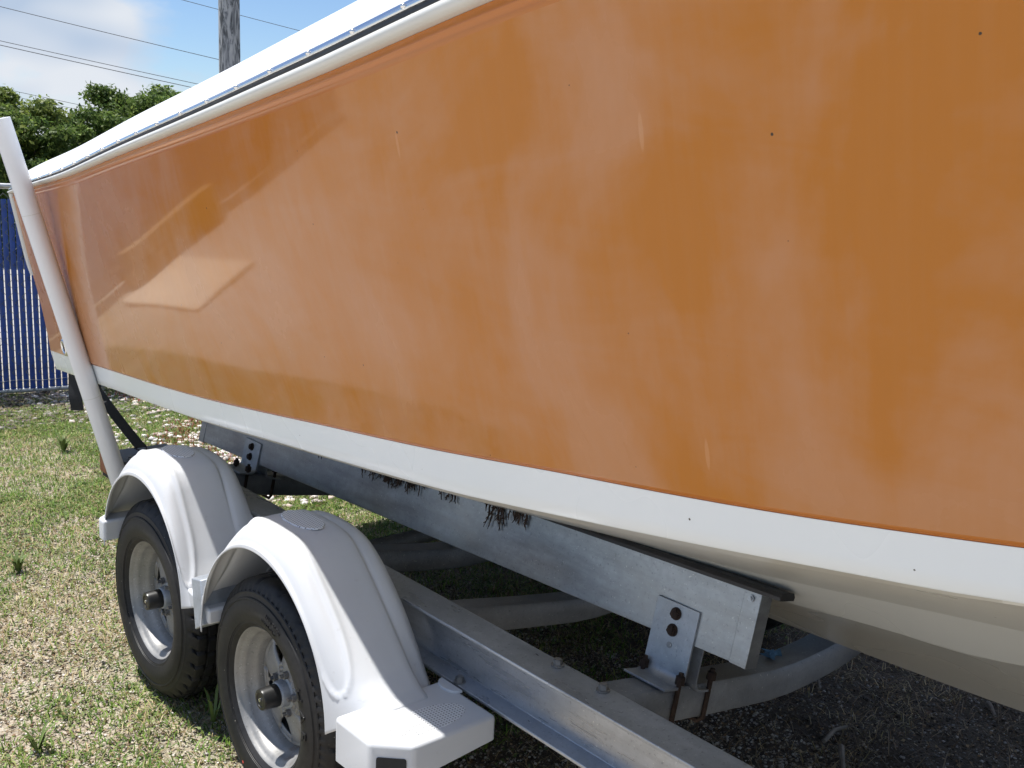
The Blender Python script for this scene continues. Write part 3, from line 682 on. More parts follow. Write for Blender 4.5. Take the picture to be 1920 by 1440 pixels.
# wheels
def tyre_mesh(kind):
    base = [(.203, .040), (.207, .026), (.215, .018), (.222, .011), (.226, .0105), (.2265, .0085), (.230, .0085), (.2305, .0065), (.245, .0015), (.262, -.001), (.279, .001), (.293, .005), (.2955, .003), (.300, .0045), (.3015, .0085), (.312, .012), (.315, .0115), (.318, .014)]
    sh = [(.322, .016), (.333, .022), (.3375, .026)]
    tr = [(.3455, .032), (.351, .040)]
    tread = [(.353, .046), (.3535, .068), (.346, .070), (.346, .076), (.355, .078), (.3555, .100), (.347, .102), (.347, .109), (.3555, .111)]
    half = base+sh+tr+tread; W = .222
    full = half+[(r, W-x) for r, x in half[::-1]]
    n = 216; m = len(full); nb, ns, ntr, nt_ = len(base), len(sh), len(tr), len(tread)
    v = []
    for k in range(n):
        a = 2*math.pi*k/n; ph = k % 3; ph6 = k % 12
        for i, (r, x) in enumerate(full):
            j = i if i < m//2 else m-1-i; side = 1 if i < m//2 else -1
            aa = a
            if nb <= j < nb+2 and ph == 0 and kind == 0: r -= .0075
            if kind == 1 and nb+1 <= j and j < nb+ns+ntr and (ph6 in (0, 6)): r -= .006
            if j >= nb+ns:
                sl = (x if side > 0 else W-x)-.03; aa = a+side*sl*1.1
                if kind == 0 and ph6 in (0,) and j < m//2: r -= .007
                if kind == 0 and ph6 in (6,) and j > nb+ns+ntr: r -= .004
                if kind == 1 and ph6 in (0, 6): r -= .007
                if kind == 1: aa += .02*math.sin(sl*150)
            v.append((x, r*math.cos(aa), r*math.sin(aa)))
    f = []
    for k in range(n):
        for i in range(m-1): f.append((k*m+i, k*m+i+1, ((k+1) % n)*m+i+1, ((k+1) % n)*m+i))
    return v, f
def text_geo(txt, size):
    cu = bpy.data.curves.new('t', 'FONT'); cu.body = txt; cu.size = size; cu.align_x = 'CENTER'; cu.extrude = .0; cu.resolution_u = 2
    ob = bpy.data.objects.new('t', cu); COL.objects.link(ob); dg = bpy.context.evaluated_depsgraph_get(); me = ob.evaluated_get(dg).to_mesh()
    v = [Vector(q.co) for q in me.vertices]; f = [tuple(p.vertices) for p in me.polygons]
    bpy.data.objects.remove(ob); bpy.data.curves.remove(cu); return v, f
SW = pchip([(.226, .0085), (.245, .0015), (.262, -.001), (.279, .001), (.293, .005)])
def sidewall_text(mb, txt, size, rad, ang, sx=1., lift=.0016):
    v, f = text_geo(txt, size); out = []
    for p in v:
        rr = rad+p.y; an = ang-p.x*sx/rad*(-1)  # seen from outboard (-X side) angle grows towards +Y left
        out.append(Vector((SW(rr)-lift, -rr*math.sin(-an)*-1 if False else rr*math.sin(-an), rr*math.cos(an))))
    n = len(out); back = [q+Vector((.003, 0, 0)) for q in out]
    mb.add(out, f)
    # side walls
    ed = {}
    for q in f:
        for i in range(len(q)):
            e = (q[i], q[(i+1) % len(q)]); k = tuple(sorted(e)); ed[k] = None if k in ed else e
    mb.add(out+back, [(a, b, n+b, n+a) for e in ed.values() if e for a, b in (e,)])
def spoke_disc(mb):
    rs = [.045, .060, .075, .088, .098, .112, .128, .142, .150, .158, .166]
    dep = [.086, .086, .088, .092, .094, .096, .098, .101, .104, .104, .100]
    wins = {3, 4, 5, 6}       # radial cells that are open
    hw = [.2, .2, .2, .06, .14, .20, .24, .26, .22, .22, .22]
    for q in range(5):
        base = q*2*math.pi/5; cols = 5
        for part in ('spoke', 'win'):
            rows = []
            for i, r in enumerate(rs):
                a0 = -math.pi/5*1+hw[i]-0 if False else None
                wv = hw[i]; sp = 2*math.pi/5-2*wv
                if part == 'win': an = [base-wv+2*wv*c/4 for c in range(5)]
                else: an = [base+wv+sp*c/6 for c in range(7)]
                nn = len(an); row = []
                for c, t in enumerate(an):
                    bul = -.006*math.sin(math.pi*c/(nn-1)) if part == 'spoke' and 2 < i < 9 else 0
                    row.append(Vector((dep[i]+bul, r*math.cos(t), r*math.sin(t))))
                rows.append(row)
            if part == 'spoke': mb.grid(rows)
            else:
                for i in range(len(rs)-1):
                    if i not in wins: mb.grid(rows[i:i+2])
def make_wheel(y, kind, ang, mir=False, text=True):
    w = empty('wheel', (0, 0, 0), trailer); xw = 1.288
    w.location = Vector((xw if not mir else 2*XC-xw, y, .348))-TO
    v, f = tyre_mesh(kind); mb = MB(); mb.add([Vector(p) for p in v], f)
    ty = mb.build('tyre', 'tyre', w, sharp=32, fix=True)
    if text:
        mt = MB()
        if kind == 0:
            sidewall_text(mt, 'H A R', .036, .248, R(76), 1.6, .0035); sidewall_text(mt, 'MAX 50 PSI', .014, .273, R(17), 1.25, .0028); sidewall_text(mt, 'MAX LOAD', .013, .253, R(13), 1.25, .0028)
        me = ty.data; bm = bmesh.new(); bm.from_mesh(me)
        vs_ = [bm.verts.new(p) for p in mt.v]
        for q in mt.f:
            try: bm.faces.new([vs_[i] for i in q])
            except ValueError: pass
        bm.to_mesh(me); bm.free()
    mb = MB(); mb.lathe([(.196, .200), (.206, .192), (.1985, .150), (.196, .060), (.200, .046), (.209, .040), (.2125, .033), (.2125, .026), (.2095, .0215), (.206, .024), (.2035, .031), (.1975, .037), (.1915, .042), (.187, .052), (.1845, .066), (.176, .074), (.171, .085), (.1675, .101), (.165, .112), (.164, .16)], (0, 0, 0), 96)
    rim = mb.build('rim', 'rim', w, sharp=40)
    mb = MB(); spoke_disc(mb); mb.v = [Vector(p) for p in mb.v]; sp = mb.build('spoke_disc', 'rim', w, sharp=40); mod(sp, 'SOLIDIFY', thickness=.006, offset=0); sp.rotation_euler = (ang, 0, 0)
    mb = MB(); mb.lathe([(0, .16), (.164, .16)], (0, 0, 0), 48); mb.lathe([(.16, .17), (.13, .13), (.12, .118), (.0, .118)], (0, 0, 0), 48); mb.build('brake_drum', 'dark', w)
    mb = MB(); mb.lathe([(.052, .088), (.050, .082), (.0405, .080), (.0395, .060), (.037, .055), (.030, .053)], (0, 0, 0), 40); mb.build('hub', 'galv', w, sharp=35)
    mb = MB(); mb.lathe([(.033, .060), (.0345, .044), (.0335, .040), (.0325, .008), (.0305, .002), (.022, .0005), (.0205, .003), (.0, .003)], (0, 0, 0), 36); cp = mb.build('hub_cap', 'cap', w, sharp=35)
    mb = MB(); mb.lathe([(.006, .0025), (.0055, -.001), (.0, -.0015)], (0, 0, 0), 12); mb.build('grease_fitting', 'steel', w)
    for k in range(5):
        a = ang+2*math.pi*(k+.5)/5; mb = MB(); cy, cz = .0572*math.cos(a)*1.05, .0572*math.sin(a)*1.05
        mb.prism([Vector((.088, cy+.0115*math.cos(i*math.pi/3), cz+.0115*math.sin(i*math.pi/3))) for i in range(6)], (0, 0, 0), (-.018, 0, 0))
        mb.tube([(.072, cy, cz), (.058, cy, cz)], .0065, 8); mb.build('lug_nut', 'bolt', w, sharp=30)
    if mir: w.scale.x = -1
    return w
make_wheel(3.42, 1, R(18)); w2 = make_wheel(2.556, 0, R(-8))
mb = MB(); mb.lathe([(0., -.0012), (.0045, -.0012), (.0047, .004)], (.001, .112, -.252), 14); M['reddot'] = plain('red_paint_dot', (.65, .08, .06), .5); mb.build('paint_dot', 'reddot', w2)
make_wheel(3.42, 1, R(40), True, False); make_wheel(2.556, 0, R(10), True, False)

# ------------------------------------------------------------------ tie down strap at the stern
strap = tag(empty('tie_down_strap', (1.62, 4.4, .58)), 'black webbing tie down strap with wire hook between the stern and the trailer', 'strap')
SO = Vector((1.62, 4.4, .58))
def ribbon(path, width, wdir, th=.003):
    mb = MB(); rows = []
    for i, p in enumerate(path):
        p = Vector(p); t = (Vector(path[min(i+1, len(path)-1)])-Vector(path[max(i-1, 0)])).normalized(); d = Vector(wdir(i) if callable(wdir) else wdir).normalized()
        n = t.cross(d).normalized()*th; h = d*width/2
        rows.append([p-h, p+h, p+h+n, p-h+n, p-h])
    mb.grid(rows); mb.v = [v-SO for v in mb.v]; return mb
hookp = Vector((1.655, 4.39, .635)); e0 = Vector((1.622, 4.84, .818)); e2 = Vector((1.61, 4.80, .99))
pth = [e2, e2.lerp(e0, .5)+Vector((0, .02, 0))]+[e0.lerp(hookp, t/8)+Vector((0, 0, -.006*math.sin(math.pi*t/8))) for t in range(9)]
ribbon(pth, .05, lambda i: Vector((1, -.55, .10)).normalized()).build('webbing', 'web', strap, sharp=40)
a0 = at(140, 690, 4.75); pth = [a0+Vector((.004*math.sin(k), .012*math.sin(k*.8), -.028*k)) for k in range(8)]
ribbon(pth, .058, CR).build('loose_end', 'web', strap, sharp=40)
mb = MB(); h0 = hookp
mb.tube([h0+Vector(q) for q in ((-.025, .01, .0), (.025, .01, .004), (.018, -.02, -.012), (.02, -.06, -.03), (.05, -.10, -.04), (.085, -.11, -.045), (.06, -.085, -.04), (.02, -.05, -.03), (-.005, -.02, -.014), (-.025, .01, .0))], .004, 8)
mb.v = [v-SO for v in mb.v]; mb.build('wire_hook', 'rubber', strap)

# ------------------------------------------------------------------ blue slat fence
FA = Vector((2.172, 8.696, 0)); FD = Vector((.9835, -.181, 0)).normalized(); FN = Vector((-FD.y, FD.x, 0))
fence = tag(empty('chain_link_fence', FA), 'chain link fence filled with dark blue vertical slats behind the stern', 'fence')
def flocal(t, z, n=0.): return FD*t+FN*n+Vector((0, 0, z))
PITCH = .0475; T0, T1 = -6.6, 4.6
sm = None; ns = int((T1-T0)/PITCH)
mb = MB(); w = .0198
pr = [(-w, .0), (-w*.55, .0035), (w*.55, .0035), (w, .0), (w*.5, -.0035), (-w*.5, -.0035)]
mb.prism([FD*a+FN*b+Vector((0, 0, .045)) for a, b in pr], (0, 0, .045), (0, 0, 1.534))
first = mb.build('slat', 'slat', fence, sharp=30)
for i in range(ns):
    o = first if i == 0 else first.copy()
    if i: COL.objects.link(o)
    o.location = FD*(T0+i*PITCH)+Vector((0, 0, random.uniform(-.006, .004)))
mb = MB(); DZ = .05
for i in range(ns):
    t = T0+(i+.5)*PITCH; pts = []
    z = .03; k = 0
    while z < 1.60:
        sgn = 1 if (k+i) % 2 else -1; pts.append(flocal(t+sgn*PITCH*.52, z, .006*sgn)); z += DZ; k += 1
    mb.tube(pts, .0032, 3, False)
mb.build('wire_mesh', 'wire', fence, smooth=False, fix=False)
for z, rr in ((.032, .021), (1.632, .021)):
    mb = MB(); mb.tube([flocal(T0-.1, z, .02), flocal(T1+.1, z, .02)], rr, 12); mb.build('bottom_rail' if z < 1 else 'top_rail', 'pipe', fence)
for t in (-6.5, -3.9, -1.3, 1.3, 3.9):
    mb = MB(); mb.tube([flocal(t, -.1, .065), flocal(t, 1.66, .065)], .03, 14); mb.build('fence_post', 'pipe', fence)
mb = MB(); mb.tube([flocal(T0+.1*k, .115+.006*math.sin(k*1.7), -.006) for k in range(int((T1-T0)/.1))], .0022, 4); mb.build('tension_wire', 'pipe', fence)

# ------------------------------------------------------------------ utility pole and wires
pb = at(430, 60, 14.); mb = MB()
mb.tube([(pb.x, pb.y, z) for z in (-.2, 1, 2, 3, 4, 5, 6, 7, 8, 9.5)], [.15, .148, .145, .142, .139, .136, .133, .13, .127, .122], 28)
pole = mb.build('utility_pole', 'pole'); 
tag(pole, 'grey weathered wooden utility pole rising behind the boat deck', 'utility pole')
wires = [((0, 6), (411, 106), 26, .010, 'topmost power line crossing the cloud to the pole'), ((0, 71), (378, 154), 30, .011, 'upper of the close pair of power lines below the topmost line'),
         ((0, 79), (365, 160), 30, .013, 'lower of the close pair of power lines below the topmost line'), ((75, 176), (260, 215), 34, .010, 'upper of two thin power lines in the gap between the tree crowns'),
         ((95, 190), (250, 221), 34, .009, 'lower of two thin power lines in the gap between the tree crowns'), ((0, 193), (225, 238), 19, .008, 'power line running in front of the dark tree crowns'),
         ((30, 266), (138, 291), 19, .008, 'lowest power line in front of the trees above the rail'), ((450, 25), (560, 53), 40, .012, 'faint thin power line right of the wooden pole')]
for (a, b, d, rr, lab) in wires:
    A = Vector((a[0], a[1])); B = Vector((b[0], b[1])); dv = (B-A)
    A2 = A-dv.normalized()*700 if a[0] < 400 else A-dv.normalized()*300; B2 = B+dv.normalized()*500
    p0, p1 = at(A2.x, A2.y, d), at(B2.x, B2.y, d*1.35)
    mb = MB(); mb.tube([p0.lerp(p1, t/20)-Vector((0, 0, .10*math.sin(math.pi*t/20))) for t in range(21)], rr, 6)
    tag(mb.build('power_line', 'cable'), lab, 'power line', 'overhead wires')

# ------------------------------------------------------------------ trees
def leaf_cloud(centers, radii, n, size, cols, seed):
    g = np.random.default_rng(seed); k = len(centers); idx = g.integers(0, k, n)
    d = g.normal(size=(n, 3)); d /= np.linalg.norm(d, axis=1)[:, None]; rr = radii[idx]*(g.random(n)**.45)*(1+.25*(g.random(n) < .15))
    pos = centers[idx]+d*rr[:, None]*np.array([1, 1, .8])
    s = size*(.6+.8*g.random(n)); nrm = d*.6+g.normal(size=(n, 3))*.6+np.array([0, 0, .35]); nrm /= np.linalg.norm(nrm, axis=1)[:, None]
    t = np.cross(nrm, g.normal(size=(n, 3))); t /= np.linalg.norm(t, axis=1)[:, None]; b = np.cross(nrm, t)
    L_ = s[:, None]; v = np.stack([pos-t*L_, pos+b*L_*.45+nrm*L_*.12, pos+t*L_, pos-b*L_*.45+nrm*L_*.12], 1).reshape(-1, 3)
    c = cols[g.integers(0, len(cols), n)]*(.75+.5*g.random((n, 1))); shade = g.random(k)[idx][:, None]*.5+.75
    c = np.repeat(np.clip(c*shade, 0, 1), 4, 0); return v, np.arange(4*n), c
GREENS = np.array([[.10, .16, .035], [.14, .20, .045], [.075, .125, .03], [.19, .25, .065], [.11, .17, .045]])
LIGHTG = np.array([[.19, .24, .05], [.15, .20, .045], [.24, .28, .07], [.10, .15, .035]])
def tree(px, top_py, d, rx, label, cols, seed, n=16000, size=.05, base_h=.35):
    c = at(px, 300, d); topz = at(px, top_py, d).z; rx *= 1.22; root = empty('leafy_tree', (c.x, c.y, 0)); tag(root, label, 'tree', 'trees beyond the fence')
    g = random.Random(seed); k = 60; cs = []; rs = []; H = topz-base_h
    for i in range(k):
        a = g.uniform(0, 2*math.pi); q = g.uniform(0, 1)**.5; h = g.uniform(0, 1); rad = rx*math.sqrt(max(.08, 1-(1.6*h-.75)**2*.8))*q
        r0 = g.uniform(.14, .40)*rx**.5; z = base_h+r0*.6+(H-r0*1.5)*h
        cs.append((rad*math.cos(a), rad*math.sin(a), z)); rs.append(r0)
    cs = np.array(cs); rs = np.array(rs)
    v, l, col = leaf_cloud(cs, rs, n, size, cols, seed); np_mesh('crown', v, l, 4, 'leaf', col, parent=root)
    mb = MB(); mb.tube([(0, 0, -.1), (.05, .03, .5), (.02, -.04, 1.1), (.08, .02, H*.6)], [.13, .10, .08, .05], 10)
    for q in range(7):
        e = cs[g.randrange(k)]; mb.tube([(.03, 0, .5+.1*q), (e[0]*.5, e[1]*.5, .5+(e[2]-.5)*.6), (e[0], e[1], e[2])], [.05, .03, .012], 6)
    mb.build('trunk', 'bark', root); return root
tree(22, 158, 20, .80, 'leafy tree with yellow green sunlit top at the left edge', LIGHTG, 3, 26000)
tree(-75, 180, 18, 1.0, 'dark green tree cut off by the left edge behind the white post', GREENS, 5, 20000)
tree(108, 212, 20, .80, 'low dark tree in the dip between the taller crowns', GREENS, 9, 22000)
tree(175, 192, 22, .85, 'mid green tree left of the tallest right hand crown', GREENS, 12, 22000)
tree(258, 152, 23, 1.15, 'tallest bushy green tree just left of the pole above the deck', GREENS, 14, 34000)
tree(345, 172, 23, 1.1, 'green tree crown mostly hidden behind the boat deck', GREENS, 17, 16000)
# undergrowth below the crowns
cs = []; rs = []
for i in range(120):
    p = at(random.uniform(-700, 700), 300, random.uniform(18.2, 21)); cs.append((p.x, p.y, random.uniform(.15, 1.5))); rs.append(random.uniform(.3, .55))
v, l, c = leaf_cloud(np.array(cs), np.array(rs), 60000, .055, GREENS*.8, 21); tag(np_mesh('undergrowth', v, l, 4, 'leaf', c), 'dense dark green undergrowth below the trees beyond the fence', 'undergrowth', kind='stuff')

# ------------------------------------------------------------------ ground cover
def grass_mask(x, y):
    a = vnoise(x*1.3+5, y*1.3, 11)*.6+vnoise(x*4, y*4, 12)*.4
    far = np.clip((y-3.2)/2.2, 0, 1)*np.clip((9.-y)/1.2, 0, 1)*np.clip((3.2-x)/.9+.35, 0.12, 1)*1.25
    p = np.clip((a-.40)*5., 0, 1)
    return np.clip(np.clip(far*(.3+1.05*p), 0, 1)+np.clip(a-.45, 0, 1)*1.2*p, 0, 1)
def scatter(n, x0, x1, y0, y1, prob=None):
    x = rng.uniform(x0, x1, n); y = rng.uniform(y0, y1, n)
    if prob is not None:
        k = rng.random(n) < prob(x, y); x, y = x[k], y[k]
    return x, y
def in_view(x, y, m=60):
    vx, vy, vz = x, y, -CAM_H*np.ones_like(x); d = vx*CF.x+vy*CF.y+vz*CF.z
    u = 960+FPX*(vx*CR.x+vy*CR.y+vz*CR.z)/d; w_ = 720-FPX*(vx*CU.x+vy*CU.y+vz*CU.z)/d
    return (d > .2) & (u > -400) & (u < 1920+m) & (w_ < 1440+m*2) & (w_ > 600)
def blades(name, x, y, lmin, lmax, width, cols, lay, label, seed):
    g = np.random.default_rng(seed); k = in_view(x, y); x, y = x[k], y[k]; n = len(x)
    a = g.uniform(0, 2*np.pi, n); ln = g.uniform(lmin, lmax, n); tilt = g.uniform(lay[0], lay[1], n)
    z = gheight(x, y)+.001; dx, dy = np.cos(a), np.sin(a); wx, wy = -dy*width/2, dx*width/2
    sc = g.uniform(.6, 1.4, n); wx *= sc; wy *= sc
    h1 = ln*.55*np.cos(tilt*.7); o1 = ln*.55*np.sin(tilt*.7); h2 = h1+ln*.45*np.cos(np.minimum(tilt*1.4, 1.65)); o2 = o1+ln*.45*np.sin(tilt*1.4)
    lift = np.where(tilt > 1.2, g.uniform(0, .008, n), 0)
    B0 = np.stack([x-wx, y-wy, z+lift], 1); B1 = np.stack([x+wx, y+wy, z+lift], 1)
    M0 = np.stack([x+dx*o1-wx*.8, y+dy*o1-wy*.8, z+h1+lift], 1); M1 = np.stack([x+dx*o1+wx*.8, y+dy*o1+wy*.8, z+h1+lift], 1)
    T = np.stack([x+dx*o2, y+dy*o2, z+h2+lift], 1); v = np.stack([B0, B1, M1, M0, T], 1).reshape(-1, 3)
    b = np.arange(n)*5; l = np.stack([b, b+1, b+2, b, b+2, b+3, b+3, b+2, b+4], 1).ravel()
    c = cols[g.integers(0, len(cols), n)]*(.7+.6*g.random((n, 1))); c = np.repeat(np.clip(c, 0, 1), 5, 0)
    o = np_mesh(name, v, l, 3, 'blade', c); return tag(o, label, 'grass', kind='stuff')
GR = np.array([[.11, .20, .03], [.16, .26, .04], [.07, .135, .025], [.22, .31, .07], [.30, .31, .11]])
DRY = np.array([[.44, .34, .19], [.34, .25, .13], [.58, .48, .30], [.24, .16, .085], [.33, .28, .13]])
x, y = scatter(420000, .2, 4.6, 2.4, 8.9, lambda x, y: grass_mask(x, y)*.85)
blades('lawn_grass', x, y, .015, .052, .0046, GR, (.5, 1.45), 'short patchy green grass on the sunlit ground beside the trailer', 1)
x, y = scatter(170000, .2, 5.5, 1.6, 8.9, lambda x, y: .10+.55*np.clip((vnoise(x*3.1, y*3.1, 61)*.6+vnoise(x*9, y*9, 62)*.4-.38)*4, 0, 1))
blades('dry_grass', x, y, .015, .07, .003, DRY, (1.1, 1.55), 'dry straw coloured grass clippings lying on the soil', 2)
def clover(name, x, y, smin, smax, cols, label, seed, hmax=.028):
    g = np.random.default_rng(seed); k = in_view(x, y); x, y = x[k], y[k]; n = len(x); s_ = g.uniform(smin, smax, n)
    nr = np.stack([g.normal(0, .45, n), g.normal(0, .45, n), np.ones(n)], 1); nr /= np.linalg.norm(nr, axis=1)[:, None]
    t = np.cross(nr, g.normal(size=(n, 3))); t /= np.linalg.norm(t, axis=1)[:, None]; b = np.cross(nr, t); c0 = np.stack([x, y, gheight(x, y)+.003+g.random(n)**2*hmax], 1); q = s_[:, None]
    v = np.stack([c0-t*q, c0-t*q*.2+b*q*.75, c0+t*q, c0-t*q*.2-b*q*.75], 1).reshape(-1, 3)
    c = np.repeat(np.clip(cols[g.integers(0, len(cols), n)]*(.6+.8*g.random((n, 1))), 0, 1), 4, 0)
    return tag(np_mesh(name, v, np.arange(4*n), 4, 'blade', c), label, 'ground cover', kind='stuff')
x, y = scatter(170000, .2, 4.2, 2.2, 8.6, lambda x, y: np.clip(grass_mask(x, y)*.45+.95*np.clip((vnoise(x*2.3, y*2.3, 41)*.6+vnoise(x*7, y*7, 42)*.4-.55)*5, 0, 1), 0, 1))
clover('low_weeds', x, y, .003, .0095, np.array([[.13, .18, .06], [.19, .24, .09], [.09, .13, .045], [.25, .27, .12], [.20, .15, .07]]), 'tiny leaved creeping weeds matted over the soil beside the trailer', 9)
x, y = scatter(60000, .2, 5.2, .3, 8.6, None)
clover('leaf_crumbs', x, y, .002, .009, np.array([[.30, .20, .11], [.18, .11, .06], [.42, .32, .20], [.10, .07, .045]]), 'brown crumbled leaf bits strewn over the soil', 10, .008)
x, y = scatter(26000, 2.6, 6, 5.2, 8.4, lambda x, y: (vnoise(x*2, y*2, 31) > .52)*.8)
blades('red_weeds', x, y, .02, .07, .008, np.array([[.26, .07, .05], [.33, .12, .08], [.20, .14, .05]]), (.2, 1.2), 'low reddish weeds growing through the pale rubble near the fence', 3)
x, y = scatter(30000, 1.5, 5.2, .1, 4.2, lambda x, y: .5+0*x)
blades('leaf_litter', x, y, .03, .15, .003, np.array([[.22, .16, .10], [.30, .23, .15], [.14, .10, .06], [.10, .07, .045]]), (1.2, 1.55), 'brown needles and leaf litter in the shade under the boat', 4)
def pebbles(name, x, y, smin, smax, cols, label, seed, sink=.3, pw=2.5):
    g = np.random.default_rng(seed); k = in_view(x, y); x, y = x[k], y[k]; n = len(x)
    s = smin+(smax-smin)*g.random(n)**pw
    base = np.array([[1, 0, 0], [-.5, .87, 0], [-.5, -.87, 0], [.5, .6, .75], [-.8, .1, .7], [.35, -.7, .65], [0, 0, -1]], float)
    fc = np.array([[3, 4, 5], [0, 3, 5], [0, 1, 3], [1, 4, 3], [1, 2, 4], [2, 5, 4], [2, 0, 5], [0, 6, 1], [1, 6, 2], [2, 6, 0]])
    a = g.uniform(0, 2*np.pi, n); ca, sa = np.cos(a), np.sin(a); jit = 1+g.normal(size=(n, 7, 3))*.22
    p = base[None]*jit; p = np.stack([p[..., 0]*ca[:, None]-p[..., 1]*sa[:, None], p[..., 0]*sa[:, None]+p[..., 1]*ca[:, None], p[..., 2]*.7], 2)*s[:, None, None]
    p += np.stack([x, y, gheight(x, y)+s*sink], 1)[:, None]
    l = (np.arange(n)[:, None, None]*7+fc[None]).ravel()
    c = np.repeat(cols[g.integers(0, len(cols), n)]*(.75+.5*g.random((n, 1))), 7, 0)
    return tag(np_mesh(name, p.reshape(-1, 3), l, 3, 'stone', np.clip(c, 0, 1)), label, 'gravel', kind='stuff')
PALE = np.array([[.52, .47, .40], [.62, .58, .52], [.40, .35, .28], [.30, .25, .19]]); SHELL = np.array([[.66, .60, .55], [.58, .50, .45], [.48, .38, .33], [.70, .66, .62]])
x, y = scatter(90000, .2, 3.0, 1.2, 5.6, lambda x, y: np.clip(1.1-grass_mask(x, y), .2, 1)*.8)
pebbles('coarse_sand', x, y, .0022, .008, PALE, 'pale coarse sand and grit on the ground beside the wheels', 5, pw=3)
x, y = scatter(60000, 1.5, 4.6, .1, 4.2, lambda x, y: .25+.75*(vnoise(x*2.7, y*2.7, 51) > .45))
pebbles('shaded_gravel', x, y, .002, .008, np.array([[.20, .18, .16], [.10, .08, .065], [.42, .39, .36], [.06, .048, .038]]), 'small grey gravel in the shade below the boat', 6, pw=3)
x, y = scatter(26000, 2.3, 6.5, 5.0, 8.6, lambda x, y: np.clip((x-2.3)/.8, 0, 1)*(.35+.65*(vnoise(x*1.7, y*1.7, 33) > .4)))
pebbles('white_rubble', x, y, .008, .032, SHELL, 'white limestone rubble on the ground between fence and trailer', 7, pw=1.6)
x, y = scatter(9000, .8, 4.5, 7.6, 8.9, None)
pebbles('dark_mulch', x, y, .006, .028, np.array([[.10, .085, .07], [.16, .13, .11], [.30, .27, .24]]), 'dark mulch and stones along the foot of the fence', 8, pw=1.6)
# sticks on the shaded ground
def stick(px, py, qx, qy, r, label):
    def g_(u, w_):
        d = ray(u, w_); return Vector((0, 0, CAM_H))+d*((.012-CAM_H)/d.z)
    a, b = g_(px, py), g_(qx, qy); m_ = a.lerp(b, .5)+Vector((.01, .01, .008)); mb = MB(); c = a.copy()
    mb.tube([(a-c), (m_-c), (b-c)], [r, r*.9, r*.6], 8); o = mb.build('stick', 'stick'); o.location = c; tag(o, label, 'stick', 'sticks on the ground')
stick(1577, 1400, 1582, 1450, .011, 'short thick grey stick at the bottom edge right of the frame beam')
stick(1545, 1390, 1588, 1362, .008, 'bent grey stick on the shaded ground above the short thick stick')
stick(1852, 1318, 1866, 1342, .009, 'small pale stick below the keel at the right edge')
stick(1533, 1268, 1537, 1292, .007, 'thin stick beside the curved crossmember')
# rag scrap lying on the crossmember
mb = MB(); pts = []
for k in range(60): pts.append(Vector((random.gauss(0, .014), random.gauss(0, .012), abs(random.gauss(0, .006)))))
for k in range(0, 60, 3): mb.add(pts[k:k+3], [(0, 1, 2)])
o = mb.build('blue_scrap', 'bluerag', smooth=False); o.location = (2.36, 1.57, .578); tag(o, 'small crumpled blue scrap lying on the curved crossmember', 'scrap')
# dried weed hanging from the bunk
def weed(t, drop, n, seed, label):
    g = random.Random(seed); mb = MB(); q0 = bunk_pt(t)+BUP*(BH-.002)-BIN*.004
    for k in range(n):
        p = q0+Vector((-.003, g.uniform(-.05, .05), g.uniform(-.004, .01))); d = Vector((-.05, g.uniform(-.5, .5), -1)); path = [p.copy()]; ln = g.uniform(.25, 1)*drop
        for i in range(5):
            d = (d+Vector((g.uniform(-.08, .05), g.uniform(-.5, .5), g.uniform(-.35, .05)))).normalized(); p = p+d*ln/5; p.x = min(p.x, (q0-BUP*(q0.z-p.z)).x-.003); path.append(p.copy())
        mb.tube(path, [.0034, .003, .0026, .003, .002, .001], 4)
        for i in range(1, 5):
            e = path[i]+Vector((-.004, g.uniform(-.012, .012), g.uniform(-.018, .0))); mb.tube([path[i], e], [.0024, .0012], 3)
    o = mb.build('dried_weed', 'weed', smooth=False, fix=False); tag(o, label, 'weed', 'dried weeds on the bunk')
weed(.215, .15, 3, 1, 'single long dried strand hanging near the aft bunk bracket'); weed(.33, .065, 9, 2, 'sparse dried weed tuft right of the long single strand')
weed(.45, .08, 16, 3, 'leftmost of the dense dark weed clumps on the bunk'); weed(.50, .085, 34, 4, 'thickest dark dried weed clump hanging on the bunk')
weed(.54, .075, 26, 5, 'dark weed clump right of the thickest clump'); weed(.605, .065, 9, 6, 'small thin weed tuft between the thick clumps and the forked one'); weed(.68, .10, 9, 8, 'forked dried weed strand over the bright patch of the bunk'); weed(.715, .05, 9, 9, 'rightmost short dried weed tuft on the bunk')
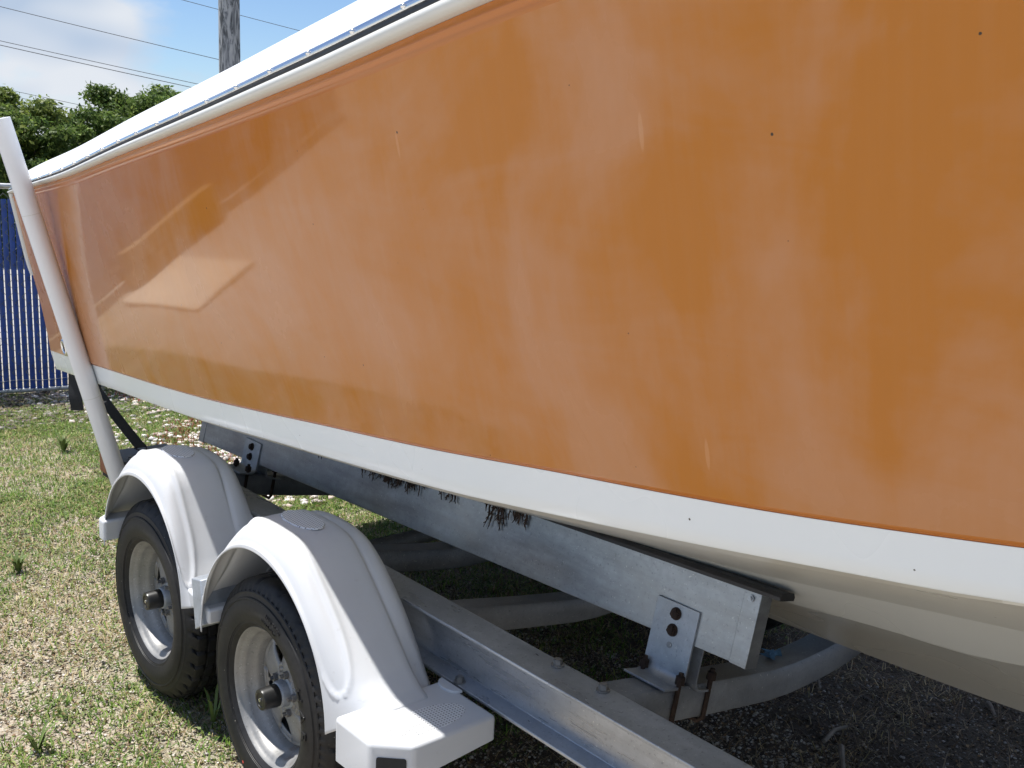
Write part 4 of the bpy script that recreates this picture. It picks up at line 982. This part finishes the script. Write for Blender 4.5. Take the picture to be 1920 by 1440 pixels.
# tall weeds beside the tyre
def tuft(px, py, n, ln, label, seed):
    g = random.Random(seed); d = ray(px, py); c = Vector((0, 0, CAM_H))+d*(-CAM_H/d.z); mb = MB()
    for k in range(n):
        a = g.uniform(0, 6.28); l = ln*g.uniform(.5, 1); o = Vector((math.cos(a), math.sin(a), 0)); w = Vector((-o.y, o.x, 0))*.005; b = o*.01*g.random()
        m_ = b+o*l*.25+Vector((0, 0, l*.6)); e = b+o*l*.6+Vector((0, 0, l*.85)); mb.add([b-w, b+w, m_+w, m_-w, e], [(0, 1, 2, 3), (3, 2, 4)])
    o = mb.build('grass_tuft', M['tuftgreen'], fix=False); o.location = c; tag(o, label, 'grass tuft', 'grass tufts')
M['tuftgreen'] = plain('tuft_green', (.12, .17, .04), .6, 0, .3, 8)
tuft(400, 1352, 5, .17, 'green grass tuft with one tall blade between the two tyres', 1); tuft(70, 1405, 14, .10, 'dark green grass tuft in the bottom left corner', 2)
tuft(35, 1070, 26, .10, 'bushy green grass clump at the left edge beside the wheels', 3); tuft(120, 845, 30, .14, 'taller green grass clump with a seed stalk below the strap end', 4)

# things beside the fence, left of the frame: they show as reflections in the glossy stern quarter of the hull
mb = MB(); q = [Vector(p) for p in ((.22, 8.35, .004), (-.62, 8.45, .004), (-.72, 6.95, .004), (.05, 6.75, .004))]; c0_ = Vector((-.2, 7.6, 0))
mb.hexa([p-c0_ for p in (q[0], q[1], q[2], q[3])]+[p-c0_+Vector((0, 0, .035)) for p in (q[0], q[1], q[2], q[3])])
o = mb.build('straw_mat', 'mat', smooth=False, bevel=.02); o.location = c0_; tag(o, 'pale straw coloured mat on the ground, seen only as a reflection in the hull', 'mat')
for k_, (dz_, ln_, a_, lab_) in enumerate(((0, 1.5, -10, 'lower of two weathered timbers by the fence, seen only as a reflection in the hull'), (.203, 1.42, -7, 'upper of two weathered timbers by the fence, seen only as a reflection in the hull'))):
    mb = MB(); mb.box((0, 0, .10), (ln_, .2, .2)); o = mb.build('weathered_timber', 'timber', smooth=False, bevel=.012); o.location = (-.75, 8.8, dz_); o.rotation_euler = (0, 0, R(a_)); tag(o, lab_, 'timber', 'timbers by the fence')
